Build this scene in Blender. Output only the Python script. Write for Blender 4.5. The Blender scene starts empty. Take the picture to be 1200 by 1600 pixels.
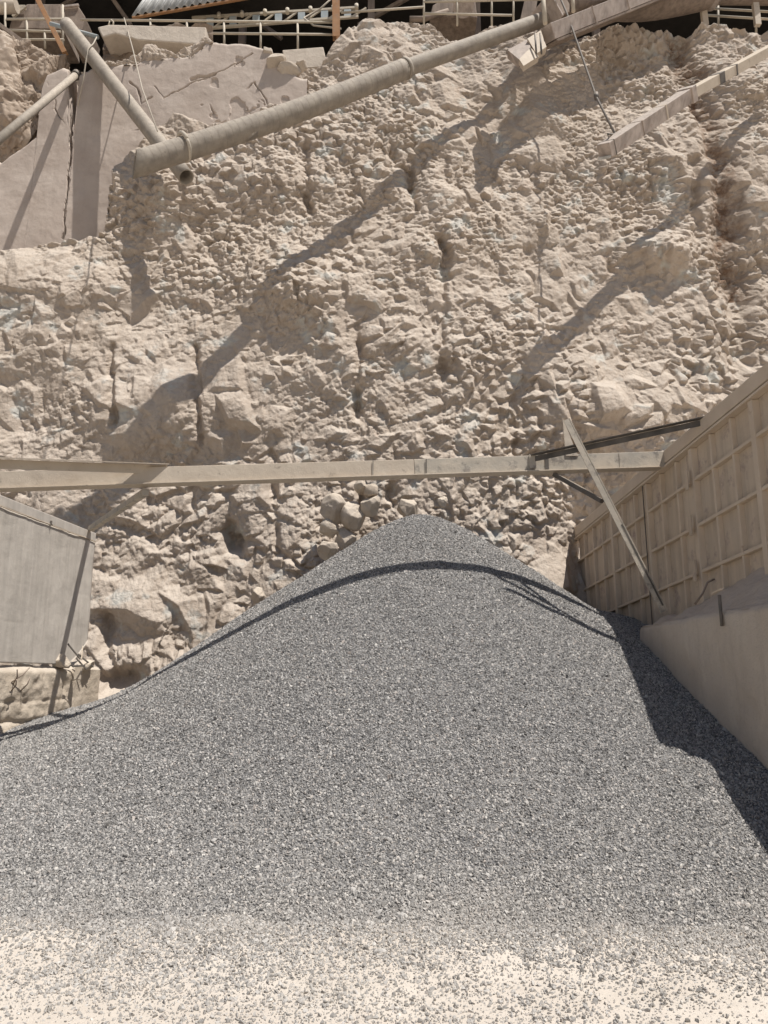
import bpy, math, random
import numpy as np
from mathutils import Vector, Matrix

random.seed(7)
RNG = np.random.default_rng(11)
sc = bpy.context.scene
COL = sc.collection

# ------------------------------------------------------------------ camera model
PITCH = math.radians(12.0); EYE = 1.6; FOC = 1200.0
CT, ST = math.cos(PITCH), math.sin(PITCH)


def ray(px, py):
    u = (px - 600) / FOC; v = (800 - py) / FOC
    return Vector((u, CT - v * ST, ST + v * CT))


def at(px, py, Y):
    """world point at depth Y whose direction was measured from the photograph"""
    d = ray(px, py); k = Y / d.y
    return Vector((d.x * k, Y, EYE + d.z * k))


def at_plane(px, py, X0, Y0, k):
    """point on the upright plane X = X0 + k (Y - Y0)"""
    d = ray(px, py)
    t = (X0 - k * Y0) / (d.x - k * d.y)
    return Vector((d.x * t, d.y * t, EYE + d.z * t))


def rock_pt(px, py):
    d = ray(px, py); t = (13.7 + .22 * (EYE - 3)) / (d.y - .22 * d.z)
    return Vector((d.x * t, d.y * t, EYE + d.z * t))


def proj(P):
    x, y, z = P[..., 0], P[..., 1], P[..., 2] - EYE
    F = y * CT + z * ST; U = -y * ST + z * CT
    return 600 + FOC * x / F, 800 - FOC * U / F


# ------------------------------------------------------------------ numpy noise
def h01(ix, iy, seed):
    n = (ix.astype(np.int64) * 374761393 + iy.astype(np.int64) * 668265263 + seed * 974634541) & 0xFFFFFFFF
    n = ((n ^ (n >> 13)) * 1274126177) & 0xFFFFFFFF
    n = ((n ^ (n >> 16)) * 2246822519) & 0xFFFFFFFF
    n = n ^ (n >> 15)
    return (n & 0xFFFFFF) / float(0x1000000)


def vnoise(x, y, seed):
    ix = np.floor(x); iy = np.floor(y); fx = x - ix; fy = y - iy
    fx = fx * fx * fx * (fx * (fx * 6 - 15) + 10); fy = fy * fy * fy * (fy * (fy * 6 - 15) + 10)
    a = h01(ix, iy, seed); b = h01(ix + 1, iy, seed); c = h01(ix, iy + 1, seed); d = h01(ix + 1, iy + 1, seed)
    return (a * (1 - fx) + b * fx) * (1 - fy) + (c * (1 - fx) + d * fx) * fy - .5


def fbm(x, y, seed, o=4, g=.5):
    s = 0; a = 1
    for i in range(o):
        s = s + a * vnoise(x * 2 ** i + 17.3 * i, y * 2 ** i - 9.1 * i, seed + i); a *= g
    return s


def facets(x, y, seed, tilt=.9, curve=.9, hv=.7):
    """angular blocks: the highest of several tilted, domed cells"""
    ix = np.floor(x); iy = np.floor(y)
    best = np.full(x.shape, -9.0)
    for dx in (-1, 0, 1):
        for dy in (-1, 0, 1):
            cx = ix + dx; cy = iy + dy
            px = cx + .1 + .8 * h01(cx, cy, seed); py = cy + .1 + .8 * h01(cx, cy, seed + 1)
            ux = x - px; uy = y - py
            h = hv * h01(cx, cy, seed + 2)
            tx = tilt * (h01(cx, cy, seed + 3) - .5); ty = tilt * (h01(cx, cy, seed + 4) - .5)
            v = h + tx * ux + ty * uy - curve * (ux * ux + uy * uy)
            # a second cut plane gives each block a ridge
            kx = 1.6 * (h01(cx, cy, seed + 5) - .5); ky = 1.6 * (h01(cx, cy, seed + 6) - .5)
            v = np.minimum(v, h + .12 + kx * ux + ky * uy - .25 * (ux * ux + uy * uy))
            best = np.maximum(best, v)
    return best


def blocks(x, y, seed, top=.55, steep=1.5, hv=.5, aspect=1.0):
    """angular rubble: each cell is a truncated pyramid with a tilted top, the highest one wins"""
    ix = np.floor(x); iy = np.floor(y)
    best = np.full(x.shape, -9.0)
    for dx in (-1, 0, 1):
        for dy in (-1, 0, 1):
            cx = ix + dx; cy = iy + dy
            ux = x - (cx + .08 + .84 * h01(cx, cy, seed)); uy = y - (cy + .08 + .84 * h01(cx, cy, seed + 1))
            h = hv * h01(cx, cy, seed + 2)
            v = h + 1.3 * (h01(cx, cy, seed + 3) - .5) * ux + 1.3 * (h01(cx, cy, seed + 4) - .6) * uy
            a0 = 6.283 * h01(cx, cy, seed + 5)
            for k in range(4):
                a = a0 + 1.5708 * k + 1.1 * (h01(cx, cy, seed + 6 + k) - .5)
                st = steep * (.55 + .9 * h01(cx, cy, seed + 11 + k))
                v = np.minimum(v, h + top * st * .5 - st * (np.cos(a) * ux + np.sin(a) * uy))
            best = np.maximum(best, v)
    return np.maximum(best, -.6)


def smax(a, b, w):
    return .5 * (a + b + np.sqrt((a - b) ** 2 + w * w))


# ------------------------------------------------------------------ tagging
def tag(o, label=None, cat=None, group=None, kind=None):
    if label: o['label'] = label
    if cat: o['category'] = cat
    if group: o['group'] = group
    if kind: o['kind'] = kind
    return o


def thing(name, label, cat, loc, group=None):
    o = bpy.data.objects.new(name, None); COL.objects.link(o)
    o.location = loc; o.empty_display_size = .2
    return tag(o, label, cat, group)


def world_loc(o):
    v = Vector(o.location)
    return v + world_loc(o.parent) if o.parent else v


class MB:
    def __init__(s):
        s.v = []; s.f = []; s.sm = []

    def add(s, vs, fs, smooth=False):
        b = len(s.v); s.v += [Vector(p) for p in vs]
        for f in fs:
            s.f.append([i + b for i in f]); s.sm.append(smooth)
        return s

    def box(s, c, size, M=None):
        x, y, z = [q / 2 for q in size]; M = M or Matrix.Identity(3); c = Vector(c)
        vs = [c + M @ Vector(p) for p in ((-x, -y, -z), (x, -y, -z), (x, y, -z), (-x, y, -z), (-x, -y, z), (x, -y, z), (x, y, z), (-x, y, z))]
        return s.add(vs, [(0, 3, 2, 1), (4, 5, 6, 7), (0, 1, 5, 4), (1, 2, 6, 5), (2, 3, 7, 6), (3, 0, 4, 7)])

    def bar(s, a, b, w, h, up=(0, 0, 1), off=(0, 0)):
        """rectangular bar from a to b; w across, h along up"""
        a = Vector(a); b = Vector(b); d = (b - a).normalized(); up = Vector(up)
        r = d.cross(up).normalized(); u = r.cross(d).normalized()
        M = Matrix((r, d, u)).transposed()
        return s.box((a + b) / 2 + r * off[0] + u * off[1], (w, (b - a).length, h), M)

    def angle(s, a, b, w, t=.008, up=(0, 0, 1)):
        s.bar(a, b, w, t, up, (0, w / 2)); s.bar(a, b, t, w - t - .002, up, (w / 2 - t / 2, -t / 2 - .001)); return s

    def tube(s, pts, r, n=16, caps=True, inner=None, wob=0, seed=0):
        pts = [Vector(p) for p in pts]; rings = []
        rr = random.Random(seed)
        ref = Vector((0, 0, 1))
        for i, p in enumerate(pts):
            d = (pts[min(i + 1, len(pts) - 1)] - pts[max(i - 1, 0)]).normalized()
            if abs(d.dot(ref)) > .95: ref = Vector((1, 0, 0))
            a = d.cross(ref).normalized(); b = d.cross(a).normalized()
            ri = (r[i] if isinstance(r, (list, tuple)) else r)
            rings.append([p + (a * math.cos(6.28318 * k / n) + b * math.sin(6.28318 * k / n)) * ri * (1 + wob * (rr.random() - .5)) for k in range(n)])
        base = len(s.v)
        for R in rings: s.v += R
        for i in range(len(pts) - 1):
            for k in range(n):
                s.f.append([base + i * n + k, base + i * n + (k + 1) % n, base + (i + 1) * n + (k + 1) % n, base + (i + 1) * n + k]); s.sm.append(True)
        if inner:
            for e, q in ((0, 1), (len(pts) - 1, len(pts) - 2)):
                c = pts[e]; dep = (pts[q] - c).normalized() * r_of(r, e) * 12
                b0 = len(s.v)
                s.v += [c + (p - c) * inner for p in rings[e]]; s.v += [c + (p - c) * inner + dep for p in rings[e]]
                for k in range(n):
                    k2 = (k + 1) % n
                    s.f.append([base + e * n + k, base + e * n + k2, b0 + k2, b0 + k]); s.sm.append(False)
                    s.f.append([b0 + k, b0 + k2, b0 + n + k2, b0 + n + k]); s.sm.append(True)
                s.f.append([b0 + n + k for k in range(n)]); s.sm.append(False)
        elif caps:
            s.f.append([base + k for k in range(n)][::-1]); s.sm.append(False)
            s.f.append([base + (len(pts) - 1) * n + k for k in range(n)]); s.sm.append(False)
        return s

    def prism(s, poly, ext):
        n = len(poly); ext = Vector(ext); vs = [Vector(p) for p in poly]; vs += [p + ext for p in vs[:n]]
        fs = [list(range(n))[::-1], list(range(n, 2 * n))] + [(i, (i + 1) % n, (i + 1) % n + n, i + n) for i in range(n)]
        return s.add(vs, fs)

    def build(s, name, mat, parent=None, bevel=0):
        me = bpy.data.meshes.new(name)
        off = world_loc(parent) if parent else Vector()
        me.from_pydata([tuple(p - off) for p in s.v], [], s.f)
        me.polygons.foreach_set('use_smooth', s.sm); me.update()
        me.materials.append(mat)
        bm_fix(me)
        o = bpy.data.objects.new(name, me); COL.objects.link(o)
        if parent: o.parent = parent
        else:
            c = sum((Vector(q) for q in o.bound_box), Vector()) / 8; z = min(q[2] for q in o.bound_box)
            c.z = z; me.transform(Matrix.Translation(-c)); o.location = c
        if bevel:
            m = o.modifiers.new('bevel', 'BEVEL'); m.width = bevel; m.segments = 2; m.limit_method = 'ANGLE'
        return o


def r_of(r, i): return r[i] if isinstance(r, (list, tuple)) else r


def bm_fix(me):
    import bmesh
    bm = bmesh.new(); bm.from_mesh(me)
    bmesh.ops.recalc_face_normals(bm, faces=bm.faces); bm.to_mesh(me); bm.free()


def grid_obj(name, P, mat, parent=None, smooth=True, attrs=None, flip=False):
    """dense quad sheet from an array of points (rows, cols, 3)"""
    R, C_ = P.shape[:2]
    me = bpy.data.meshes.new(name)
    nv = R * C_; me.vertices.add(nv)
    off = np.array(world_loc(parent)) if parent else np.zeros(3)
    me.vertices.foreach_set('co', (P.reshape(-1, 3) - off).astype(np.float32).ravel())
    i = np.arange(nv).reshape(R, C_)
    q = np.stack([i[:-1, :-1], i[:-1, 1:], i[1:, 1:], i[1:, :-1]], -1).reshape(-1, 4)
    if flip: q = q[:, ::-1]
    nf = len(q); me.loops.add(nf * 4); me.polygons.add(nf)
    me.loops.foreach_set('vertex_index', q.ravel().astype(np.int32))
    me.polygons.foreach_set('loop_start', np.arange(0, nf * 4, 4, dtype=np.int32))
    me.polygons.foreach_set('use_smooth', np.full(nf, smooth))
    me.update(calc_edges=True)
    for k, a in (attrs or {}).items():
        at_ = me.attributes.new(k, 'FLOAT', 'POINT'); at_.data.foreach_set('value', a.ravel().astype(np.float32))
    me.materials.append(mat)
    o = bpy.data.objects.new(name, me); COL.objects.link(o)
    if parent: o.parent = parent
    return o


# ------------------------------------------------------------------ materials
def nodes(name):
    m = bpy.data.materials.new(name); m.use_nodes = True
    nt = m.node_tree; nt.nodes.clear()
    out = nt.nodes.new('ShaderNodeOutputMaterial'); b = nt.nodes.new('ShaderNodeBsdfPrincipled')
    nt.links.new(b.outputs[0], out.inputs[0])
    return m, nt, b


def N(nt, t, **kw):
    n = nt.nodes.new(t)
    for k, v in kw.items():
        if k in n.inputs: n.inputs[k].default_value = v
        else: setattr(n, k, v)
    return n


def noise(nt, co, scale, detail=4, rough=.55, stretch=None):
    src = co
    if stretch:
        mp = N(nt, 'ShaderNodeMapping'); mp.inputs['Scale'].default_value = stretch
        nt.links.new(co, mp.inputs[0]); src = mp.outputs[0]
    n = N(nt, 'ShaderNodeTexNoise', Scale=scale, Detail=detail, Roughness=rough)
    nt.links.new(src, n.inputs['Vector']); return n.outputs['Fac']


def rng(nt, v, a, b, c=0., d=1.):
    n = N(nt, 'ShaderNodeMapRange'); n.inputs[1].default_value = a; n.inputs[2].default_value = b
    n.inputs[3].default_value = c; n.inputs[4].default_value = d
    nt.links.new(v, n.inputs[0]); return n.outputs[0]


def mix(nt, f, a, b):
    n = N(nt, 'ShaderNodeMix', data_type='RGBA')
    if isinstance(f, (int, float)): n.inputs[0].default_value = f
    else: nt.links.new(f, n.inputs[0])
    for i, c in ((6, a), (7, b)):
        if isinstance(c, (tuple, list)): n.inputs[i].default_value = (*c, 1)
        else: nt.links.new(c, n.inputs[i])
    return n.outputs[2]


def mul(nt, a, b):
    n = N(nt, 'ShaderNodeMath', operation='MULTIPLY')
    for i, c in ((0, a), (1, b)):
        if isinstance(c, (int, float)): n.inputs[i].default_value = c
        else: nt.links.new(c, n.inputs[i])
    return n.outputs[0]


def bump(nt, b, h, dist, strength=1., prev=None):
    n = N(nt, 'ShaderNodeBump', Strength=strength, Distance=dist)
    nt.links.new(h, n.inputs['Height'])
    if prev is not None: nt.links.new(prev, n.inputs['Normal'])
    nt.links.new(n.outputs[0], b.inputs['Normal']); return n.outputs[0]


def up_mask(nt, lo=.3, hi=.85):
    g = N(nt, 'ShaderNodeNewGeometry'); sx = N(nt, 'ShaderNodeSeparateXYZ')
    nt.links.new(g.outputs['Normal'], sx.inputs[0]); return rng(nt, sx.outputs[2], lo, hi)


def wpos(nt):
    g = N(nt, 'ShaderNodeNewGeometry'); return g.outputs['Position']


def metal_mat(name, base, alt, rust=None, dust=None, scale=3., rough=.75, metal=0., streak=True, rust_lo=.55, dust_amt=.8, bumpd=.004, samt=.75):
    m, nt, b = nodes(name); co = wpos(nt)
    c = mix(nt, rng(nt, noise(nt, co, scale, 5), .35, .65), base, alt)
    if streak:
        c2 = mix(nt, rng(nt, noise(nt, co, 2.2, 4, .6, (3.5, 3.5, .35)), .42, .68, 0, samt), c, tuple(q * .62 for q in base)); c = c2
    if rust:
        c = mix(nt, rng(nt, noise(nt, co, scale * 1.7, 7, .7), rust_lo, rust_lo + .12, 0, .85), c, rust)
    if dust:
        grit = rng(nt, noise(nt, co, 16, 6, .7), .38, .6, .25, 1)
        c = mix(nt, mul(nt, mul(nt, up_mask(nt, .15, .75), grit), dust_amt), c, dust)
    nt.links.new(c, b.inputs['Base Color'])
    b.inputs['Roughness'].default_value = rough; b.inputs['Metallic'].default_value = metal
    b.inputs['Specular IOR Level'].default_value = .25
    p = bump(nt, b, noise(nt, co, 6, 4), bumpd * 2.5); bump(nt, b, noise(nt, co, 90, 4, .7), bumpd, 1, p)
    return m


DUST = (.58, .505, .42)


def rock_mat():
    m, nt, b = nodes('quarry_rock'); co = wpos(nt)
    c = mix(nt, rng(nt, noise(nt, co, .7, 5), .35, .65), (.405, .330, .262), (.475, .396, .324))
    c = mix(nt, rng(nt, noise(nt, co, 6, 6, .65), .4, .7, 0, .6), c, (.535, .458, .382))
    c = mix(nt, rng(nt, noise(nt, co, 1.6, 6, .6), .575, .66, 0, .6), c, (.53, .545, .51))
    c = mix(nt, rng(nt, noise(nt, co, 2.3, 6, .7), .62, .72, 0, .55), c, (.37, .26, .19))
    dm = mul(nt, up_mask(nt, .25, .85), rng(nt, noise(nt, co, 3, 5, .6), .3, .55, .35, 1))
    c = mix(nt, mul(nt, dm, .8), c, (.63, .55, .462))
    a = N(nt, 'ShaderNodeAttribute', attribute_name='stain')
    st = mul(nt, a.outputs['Fac'], rng(nt, noise(nt, co, 5, 6, .7), .35, .6))
    c = mix(nt, st, c, (.20, .125, .08))
    nt.links.new(c, b.inputs['Base Color']); b.inputs['Roughness'].default_value = .95
    b.inputs['Specular IOR Level'].default_value = .1
    p = bump(nt, b, noise(nt, co, 9, 6, .65), .05, .9); bump(nt, b, noise(nt, co, 42, 5, .7), .016, .9, p)
    return m


def simple_rock(name, a_, b_, dust=(.60, .52, .42), dm=.7, sc_=3.):
    m, nt, b = nodes(name); co = wpos(nt)
    c = mix(nt, rng(nt, noise(nt, co, sc_, 6, .6), .35, .65), a_, b_)
    c = mix(nt, mul(nt, up_mask(nt, .3, .85), dm), c, dust)
    nt.links.new(c, b.inputs['Base Color']); b.inputs['Roughness'].default_value = .95
    b.inputs['Specular IOR Level'].default_value = .1
    p = bump(nt, b, noise(nt, co, 8, 6, .65), .03, .9); bump(nt, b, noise(nt, co, 50, 5, .7), .01, .9, p)
    return m


def concrete_mat(name, a_, b_, stain=(.3, .25, .2), rough_b=.01):
    m, nt, b = nodes(name); co = wpos(nt)
    c = mix(nt, rng(nt, noise(nt, co, 1.3, 6, .6), .35, .65), a_, b_)
    c = mix(nt, rng(nt, noise(nt, co, 1.5, 5, .6, (4, 4, .3)), .5, .75, 0, .5), c, stain)
    c = mix(nt, rng(nt, noise(nt, co, 30, 4, .7), .55, .75, 0, .35), c, tuple(q * .6 for q in a_))
    c = mix(nt, mul(nt, up_mask(nt, .3, .8), .75), c, DUST)
    nt.links.new(c, b.inputs['Base Color']); b.inputs['Roughness'].default_value = .92
    b.inputs['Specular IOR Level'].default_value = .12
    p = bump(nt, b, noise(nt, co, 3.5, 6, .6), rough_b * 3, .8); bump(nt, b, noise(nt, co, 60, 5, .7), rough_b * .6, .9, p)
    return m


def stone_mat():
    m, nt, b = nodes('crushed_stone')
    oi = N(nt, 'ShaderNodeObjectInfo'); r = N(nt, 'ShaderNodeValToRGB')
    e = r.color_ramp.elements
    e[0].position = 0; e[0].color = (.075, .073, .071, 1); e[1].position = 1; e[1].color = (.64, .61, .56, 1)
    for p, c in ((.20, (.175, .169, .164)), (.45, (.275, .265, .254)), (.65, (.37, .355, .337)), (.86, (.47, .449, .424)), (.93, (.40, .35, .315))):
        q = e.new(p); q.color = (*c, 1)
    nt.links.new(oi.outputs['Random'], r.inputs[0])
    co = wpos(nt)
    c = mix(nt, rng(nt, noise(nt, co, 160, 3), .45, .7, 0, .5), r.outputs[0], (.46, .43, .385))
    sy = N(nt, 'ShaderNodeSeparateXYZ'); nt.links.new(co, sy.inputs[0])
    c = mix(nt, mul(nt, rng(nt, sy.outputs[1], 4.8, 7.6, .42, 0), rng(nt, noise(nt, co, 1.5, 4), .3, .7, .5, 1)), c, (.56, .515, .455))   # settled dust towards the toe
    nt.links.new(c, b.inputs['Base Color']); b.inputs['Roughness'].default_value = .9
    b.inputs['Specular IOR Level'].default_value = .25
    return m


def bed_mat():
    m, nt, b = nodes('gravel_bed'); co = wpos(nt)
    v = N(nt, 'ShaderNodeTexVoronoi', Scale=42.); nt.links.new(co, v.inputs['Vector'])
    s = N(nt, 'ShaderNodeSeparateColor'); nt.links.new(v.outputs['Color'], s.inputs[0])
    c = mix(nt, s.outputs[0], (.07, .069, .07), (.28, .27, .26))
    a = N(nt, 'ShaderNodeAttribute', attribute_name='sand')
    c = mix(nt, a.outputs['Fac'], c, (.58, .52, .45))
    nt.links.new(c, b.inputs['Base Color']); b.inputs['Roughness'].default_value = .95
    n = N(nt, 'ShaderNodeMath', operation='SUBTRACT'); n.inputs[0].default_value = 1; nt.links.new(v.outputs['Distance'], n.inputs[1])
    bump(nt, b, n.outputs[0], .02)
    return m


def sand_mat():
    m, nt, b = nodes('pale_dust_ground'); co = wpos(nt)
    c = mix(nt, rng(nt, noise(nt, co, 1.1, 6, .6), .35, .65), (.55, .488, .418), (.63, .568, .495))
    c = mix(nt, rng(nt, noise(nt, co, 45, 5, .7), .5, .7, 0, .45), c, (.46, .42, .375))
    nt.links.new(c, b.inputs['Base Color']); b.inputs['Roughness'].default_value = .97
    b.inputs['Specular IOR Level'].default_value = .1
    p = bump(nt, b, noise(nt, co, 7, 5), .02, .7); bump(nt, b, noise(nt, co, 120, 5, .7), .006, .8, p)
    return m


M_ROCK = rock_mat()
M_STONE = stone_mat(); M_BED = bed_mat(); M_SAND = sand_mat()
M_BOULD = simple_rock('pale_boulder', (.41, .34, .27), (.50, .43, .355))
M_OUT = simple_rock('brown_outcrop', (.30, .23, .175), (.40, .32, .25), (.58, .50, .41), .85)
M_DIRT = simple_rock('terrace_dirt', (.22, .17, .13), (.30, .24, .19), (.40, .34, .28), .6)
M_DUSTBANK = simple_rock('dust_bank', (.52, .435, .35), (.58, .50, .41), (.62, .53, .44), .6, 5)
M_SLAB = concrete_mat('gunite', (.43, .355, .30), (.50, .425, .365), (.38, .315, .265), .008)
M_CONC = concrete_mat('bare_concrete', (.50, .42, .33), (.56, .48, .385), (.42, .35, .27), .02)
M_CONCR = concrete_mat('dusty_concrete', (.54, .465, .385), (.60, .525, .44), (.44, .375, .315), .016)
M_PANEL = metal_mat('dull_steel_sheet', (.50, .455, .40), (.55, .50, .44), (.36, .29, .23), DUST, 2.0, .6, .0, True, .70, .9, .004, .42)
M_RSTEEL = metal_mat('dust_caked_rust_steel', (.58, .475, .365), (.635, .53, .415), (.33, .25, .23), (.52, .42, .31), 1.6, .85, 0, True, .55, .85, .006, .45)
M_RIB = metal_mat('dust_caked_ribs', (.585, .48, .37), (.64, .535, .42), (.34, .22, .14), (.55, .45, .34), 3, .85, 0, False, .62, .8, .004)
M_BEAM = metal_mat('dusty_beam_steel', (.50, .42, .33), (.55, .47, .375), (.27, .22, .175), (.60, .50, .38), 4, .7, 0, False, .60, .8, .004)
M_BEAM2 = metal_mat('worn_beam_steel', (.40, .36, .30), (.52, .45, .36), (.20, .18, .16), (.58, .50, .40), 3, .6, 0, False, .53, .8, .004)
M_DARK = metal_mat('dark_worn_steel', (.10, .09, .08), (.17, .15, .13), (.22, .15, .10), (.45, .37, .29), 5, .6, .2, False, .6, .6, .003)
M_PIPE = metal_mat('dusty_pipe', (.25, .215, .175), (.33, .285, .23), (.19, .15, .12), (.53, .455, .37), 5, .7, 0, False, .60, .85, .006)
M_CHUTE = metal_mat('worn_chute_plate', (.36, .295, .25), (.46, .385, .33), (.27, .19, .15), (.58, .50, .42), 3, .65, 0, True, .6, .8, .004)
M_ORANGE = metal_mat('orange_primer', (.31, .155, .07), (.36, .20, .10), (.25, .17, .12), (.45, .33, .22), 4, .7, 0, False, .54, .6, .003)
M_RAIL = metal_mat('dusty_cream_rail', (.46, .40, .31), (.52, .455, .36), (.33, .25, .17), DUST, 5, .7, 0, False, .66, .6, .002)
M_BLUE = metal_mat('faded_blue_plate', (.30, .345, .36), (.38, .41, .41), (.42, .36, .29), DUST, 4, .7, 0, False, .55, .6, .002)
M_CORR = metal_mat('corrugated_zinc', (.46, .455, .43), (.52, .51, .48), (.42, .36, .29), DUST, 2, .55, .0, True, .70, .5, .002)
M_SHED = metal_mat('shade_and_belt_black', (.028, .025, .022), (.04, .035, .03), None, None, 2, .9, 0, False)  # near-black puts the shed's interior shade into the colour; also the black belt
M_BROWN = metal_mat('brown_dusty_plate', (.24, .185, .145), (.31, .245, .195), (.16, .11, .085), (.46, .38, .31), 2.5, .85, 0, True, .6, .8, .005)
M_ROPE = metal_mat('pale_rope', (.42, .37, .30), (.5, .44, .36), None, None, 30, .9, 0, False)
M_CABLE = metal_mat('steel_cable', (.16, .14, .12), (.22, .19, .16), None, None, 30, .7, 0, False)

# ================================================================== SETTING
# ---------------- ground
gx = np.concatenate([[-120, -60, -30], np.linspace(-14, 14, 240), [30, 60, 120]])
gy = np.concatenate([[-120, -60, -20, -6], np.linspace(0, 16, 200), [30, 60, 140]])
GX, GY = np.meshgrid(gx, gy)


def ground_z(X, Y):
    return .05 * fbm(X * .9, Y * .9, 301, 3) + .012 * fbm(X * 5, Y * 5, 305, 3)


near = ((np.abs(GX) < 15) & (GY > -.1) & (GY < 17))
GZ = np.where(near, ground_z(GX, GY), 0)
ground = tag(grid_obj('ground', np.stack([GX, GY, GZ], -1), M_SAND), 'pale sandy dust ground strewn with grey gravel in the foreground', 'ground', kind='structure')

# ---------------- the quarry face
OUTLINE = [(-260, 400), (0, 396), (60, 384), (120, 374), (163, 366), (170, 300), (182, 268), (215, 240), (250, 205), (275, 192), (310, 200),
           (350, 205), (400, 190), (428, 165), (440, 120), (470, 100), (500, 92), (520, 66), (545, 42), (570, 26), (630, 20), (672, 22), (705, 44), (735, 42), (765, 30),
           (800, 26), (850, 38), (900, 50), (960, 34), (1000, 30), (1050, 28), (1090, 36), (1105, 22), (1150, 26), (1200, 30), (1300, 25), (1500, 25)]
oX = []; oZ = []
for px, py in OUTLINE:
    p = rock_pt(px, py); oX.append(p.x); oZ.append(p.z)
oX = np.maximum.accumulate(np.array(oX) + np.arange(len(oX)) * 1e-5); oZ = np.array(oZ)

NC, NR = 1400, 1400
scol = np.concatenate([np.linspace(-1.9, -1, 110, endpoint=False), np.linspace(-1, 1, NC), np.linspace(1.9, 1, 110, endpoint=False)[::-1]])   # coarser outside the view
NC = len(scol)
Z = np.broadcast_to(np.linspace(-.4, 22.0, NR)[:, None], (NR, NC)).copy()
X = scol[None, :] * (6.7 + .275 * Z)
base = 13.7 + .22 * (Z - 3)
zt = np.interp(X, oX, oZ) + .10 * fbm(X * 1.6, X * 0, 19, 4)


def g2(px, py, rx, ry, amp):
    p = rock_pt(px, py)
    return amp * np.exp(-(((X - p.x) / rx) ** 2 + ((Z - p.z) / ry) ** 2))


def polydist(U, V, pts):
    d = np.full(U.shape, 1e9)
    for (ax, ay), (bx, by) in zip(pts[:-1], pts[1:]):
        ex, ey = bx - ax, by - ay; L = ex * ex + ey * ey
        t = np.clip(((U - ax) * ex + (V - ay) * ey) / L, 0, 1)
        d = np.minimum(d, np.hypot(U - ax - t * ex, V - ay - t * ey))
    return d


wx = .35 * fbm(X * .8, Z * .8, 21, 3); wz = .35 * fbm(X * .8, Z * .8, 31, 3)
A = X + wx; B = Z * .92 + wz
rough = np.clip(.62 + 1.1 * fbm(X * .35, Z * .35, 41, 3), .25, 1.15)
ledge_ = 1 - .75 * np.exp(-((X + 7.6) / 2.0) ** 2 - ((Z - 10.2) / .75) ** 2)
rough2 = np.clip(.6 + 1.5 * fbm(X * .9, Z * .9, 51, 3), .1, 1.2)
w2x = .10 * fbm(X * 3.1, Z * 3.1, 23, 3); w2z = .10 * fbm(X * 3.1, Z * 3.1, 33, 3)
A2 = A + w2x; B2 = B + w2z
smooth_ = np.clip(.9 - 1.6 * np.clip(fbm(X * .55 + 4, Z * .55, 43, 3), 0, 1), .25, 1)   # patches where dust has filled the relief
h = .60 * fbm(X * .22, Z * .22, 61, 3)
A3 = X + .3 * wx; B3 = Z * .95 + .3 * wz
A3 = X + .25 * wx; B3 = Z * .95 + .25 * wz
C3 = A3 * .92 + B3 * .38; D3 = B3 * .92 - A3 * .38                # fracture set dipping to the right
m1 = .16 * fbm(X * .45, Z * .45, 201, 3); m2 = .13 * fbm(X * .7, Z * .7, 211, 3); m3 = .16 * fbm(X * .6 + 9, Z * .6, 221, 3)
col_ = np.clip(.5 + 2.2 * fbm(X * .4 + 3, Z * .3, 231, 3), 0, 1)    # zones of tall narrow columns
h += .26 * blocks(A / 2.0 + 3, B / 1.8, 71, .7, 1.0, .6)
m4 = .30 * fbm(X * .33 + 5, Z * .33, 241, 3)
b130 = .50 * blocks(C3 / 1.25 + 8, D3 / 1.5, 77, .5, 1.5, .6) + m4 - .22
b80 = .34 * blocks(C3 / .72, D3 / .95 + 5, 81, .5, 1.9, .6) + m1 - .03
b42 = .25 * blocks(A3 / .36 + 2, B3 / .50, 91, .5, 2.2, .6) + .035 + m2
b41 = .22 * blocks(C3 / .50 + 2, D3 / .34, 95, .5, 2.2, .6) + .04 - m2
b22 = .15 * blocks(A3 / .23 + 7, B3 / .22, 101, .5, 2.3, .65) + .085 + m3
dm_ = np.clip(.35 + 2.0 * fbm(X * .38 + 2, Z * .42, 251, 3) - .05 * X, 0, 1)      # zones where only the big blocks stand out of the dust
b130 = b130 + .10 * dm_; b80 = b80 + .05 * dm_
rubble_ = np.maximum(b22 - .02, np.maximum(b42 * col_ + (1 - col_) * .05, b41 * (1 - col_) + col_ * .05))
h += np.maximum(np.maximum(b130, b80), rubble_ * (1 - .42 * dm_) + .03 * dm_)
h += .055 * (1 - .45 * dm_) * blocks(A3 / .115, B3 / .11 + 3, 105, .5, 2.2, .65) * (.35 + .65 * rough2) * smooth_
h += .022 * fbm(X * 5, Z * 5, 111, 4, .6)
h = h * 1.22 - .30
h = h * (.35 + .65 * ledge_) + .10 * (1 - ledge_)
# larger forms read off the photograph
h *= 1 - .45 * np.exp(-(polydist(X, Z, [tuple(rock_pt(*q).xz) for q in ((60, 800), (230, 640), (370, 510))]) / .8) ** 2)
h += g2(960, 640, 1.6, 1.1, .55) + g2(1030, 390, .55, .40, .45) + g2(250, 300, 1.1, .9, .55) + g2(600, 90, 1.6, 1.2, .45)
h += g2(470, 450, .8, .7, .35) + g2(250, 640, 1.4, .8, .25) + g2(60, 450, 2.2, .8, .35) + g2(1150, 130, .9, 1.1, .45) + g2(640, 420, 1.6, 1.6, .2)
h -= g2(1010, 70, 1.4, .9, .5) + g2(180, 1070, .45, .22, .5) + g2(170, 980, .3, .5, .12)
gpts = [tuple(rock_pt(*q).xz) for q in ((1070, 40), (1095, 130), (1108, 210), (1125, 300), (1140, 400), (1165, 560))]
gd = polydist(X + .25 * fbm(X * 1.5, Z * 1.5, 131, 3), Z, gpts)
h -= .34 * np.exp(-(gd / .30) ** 2)
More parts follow.
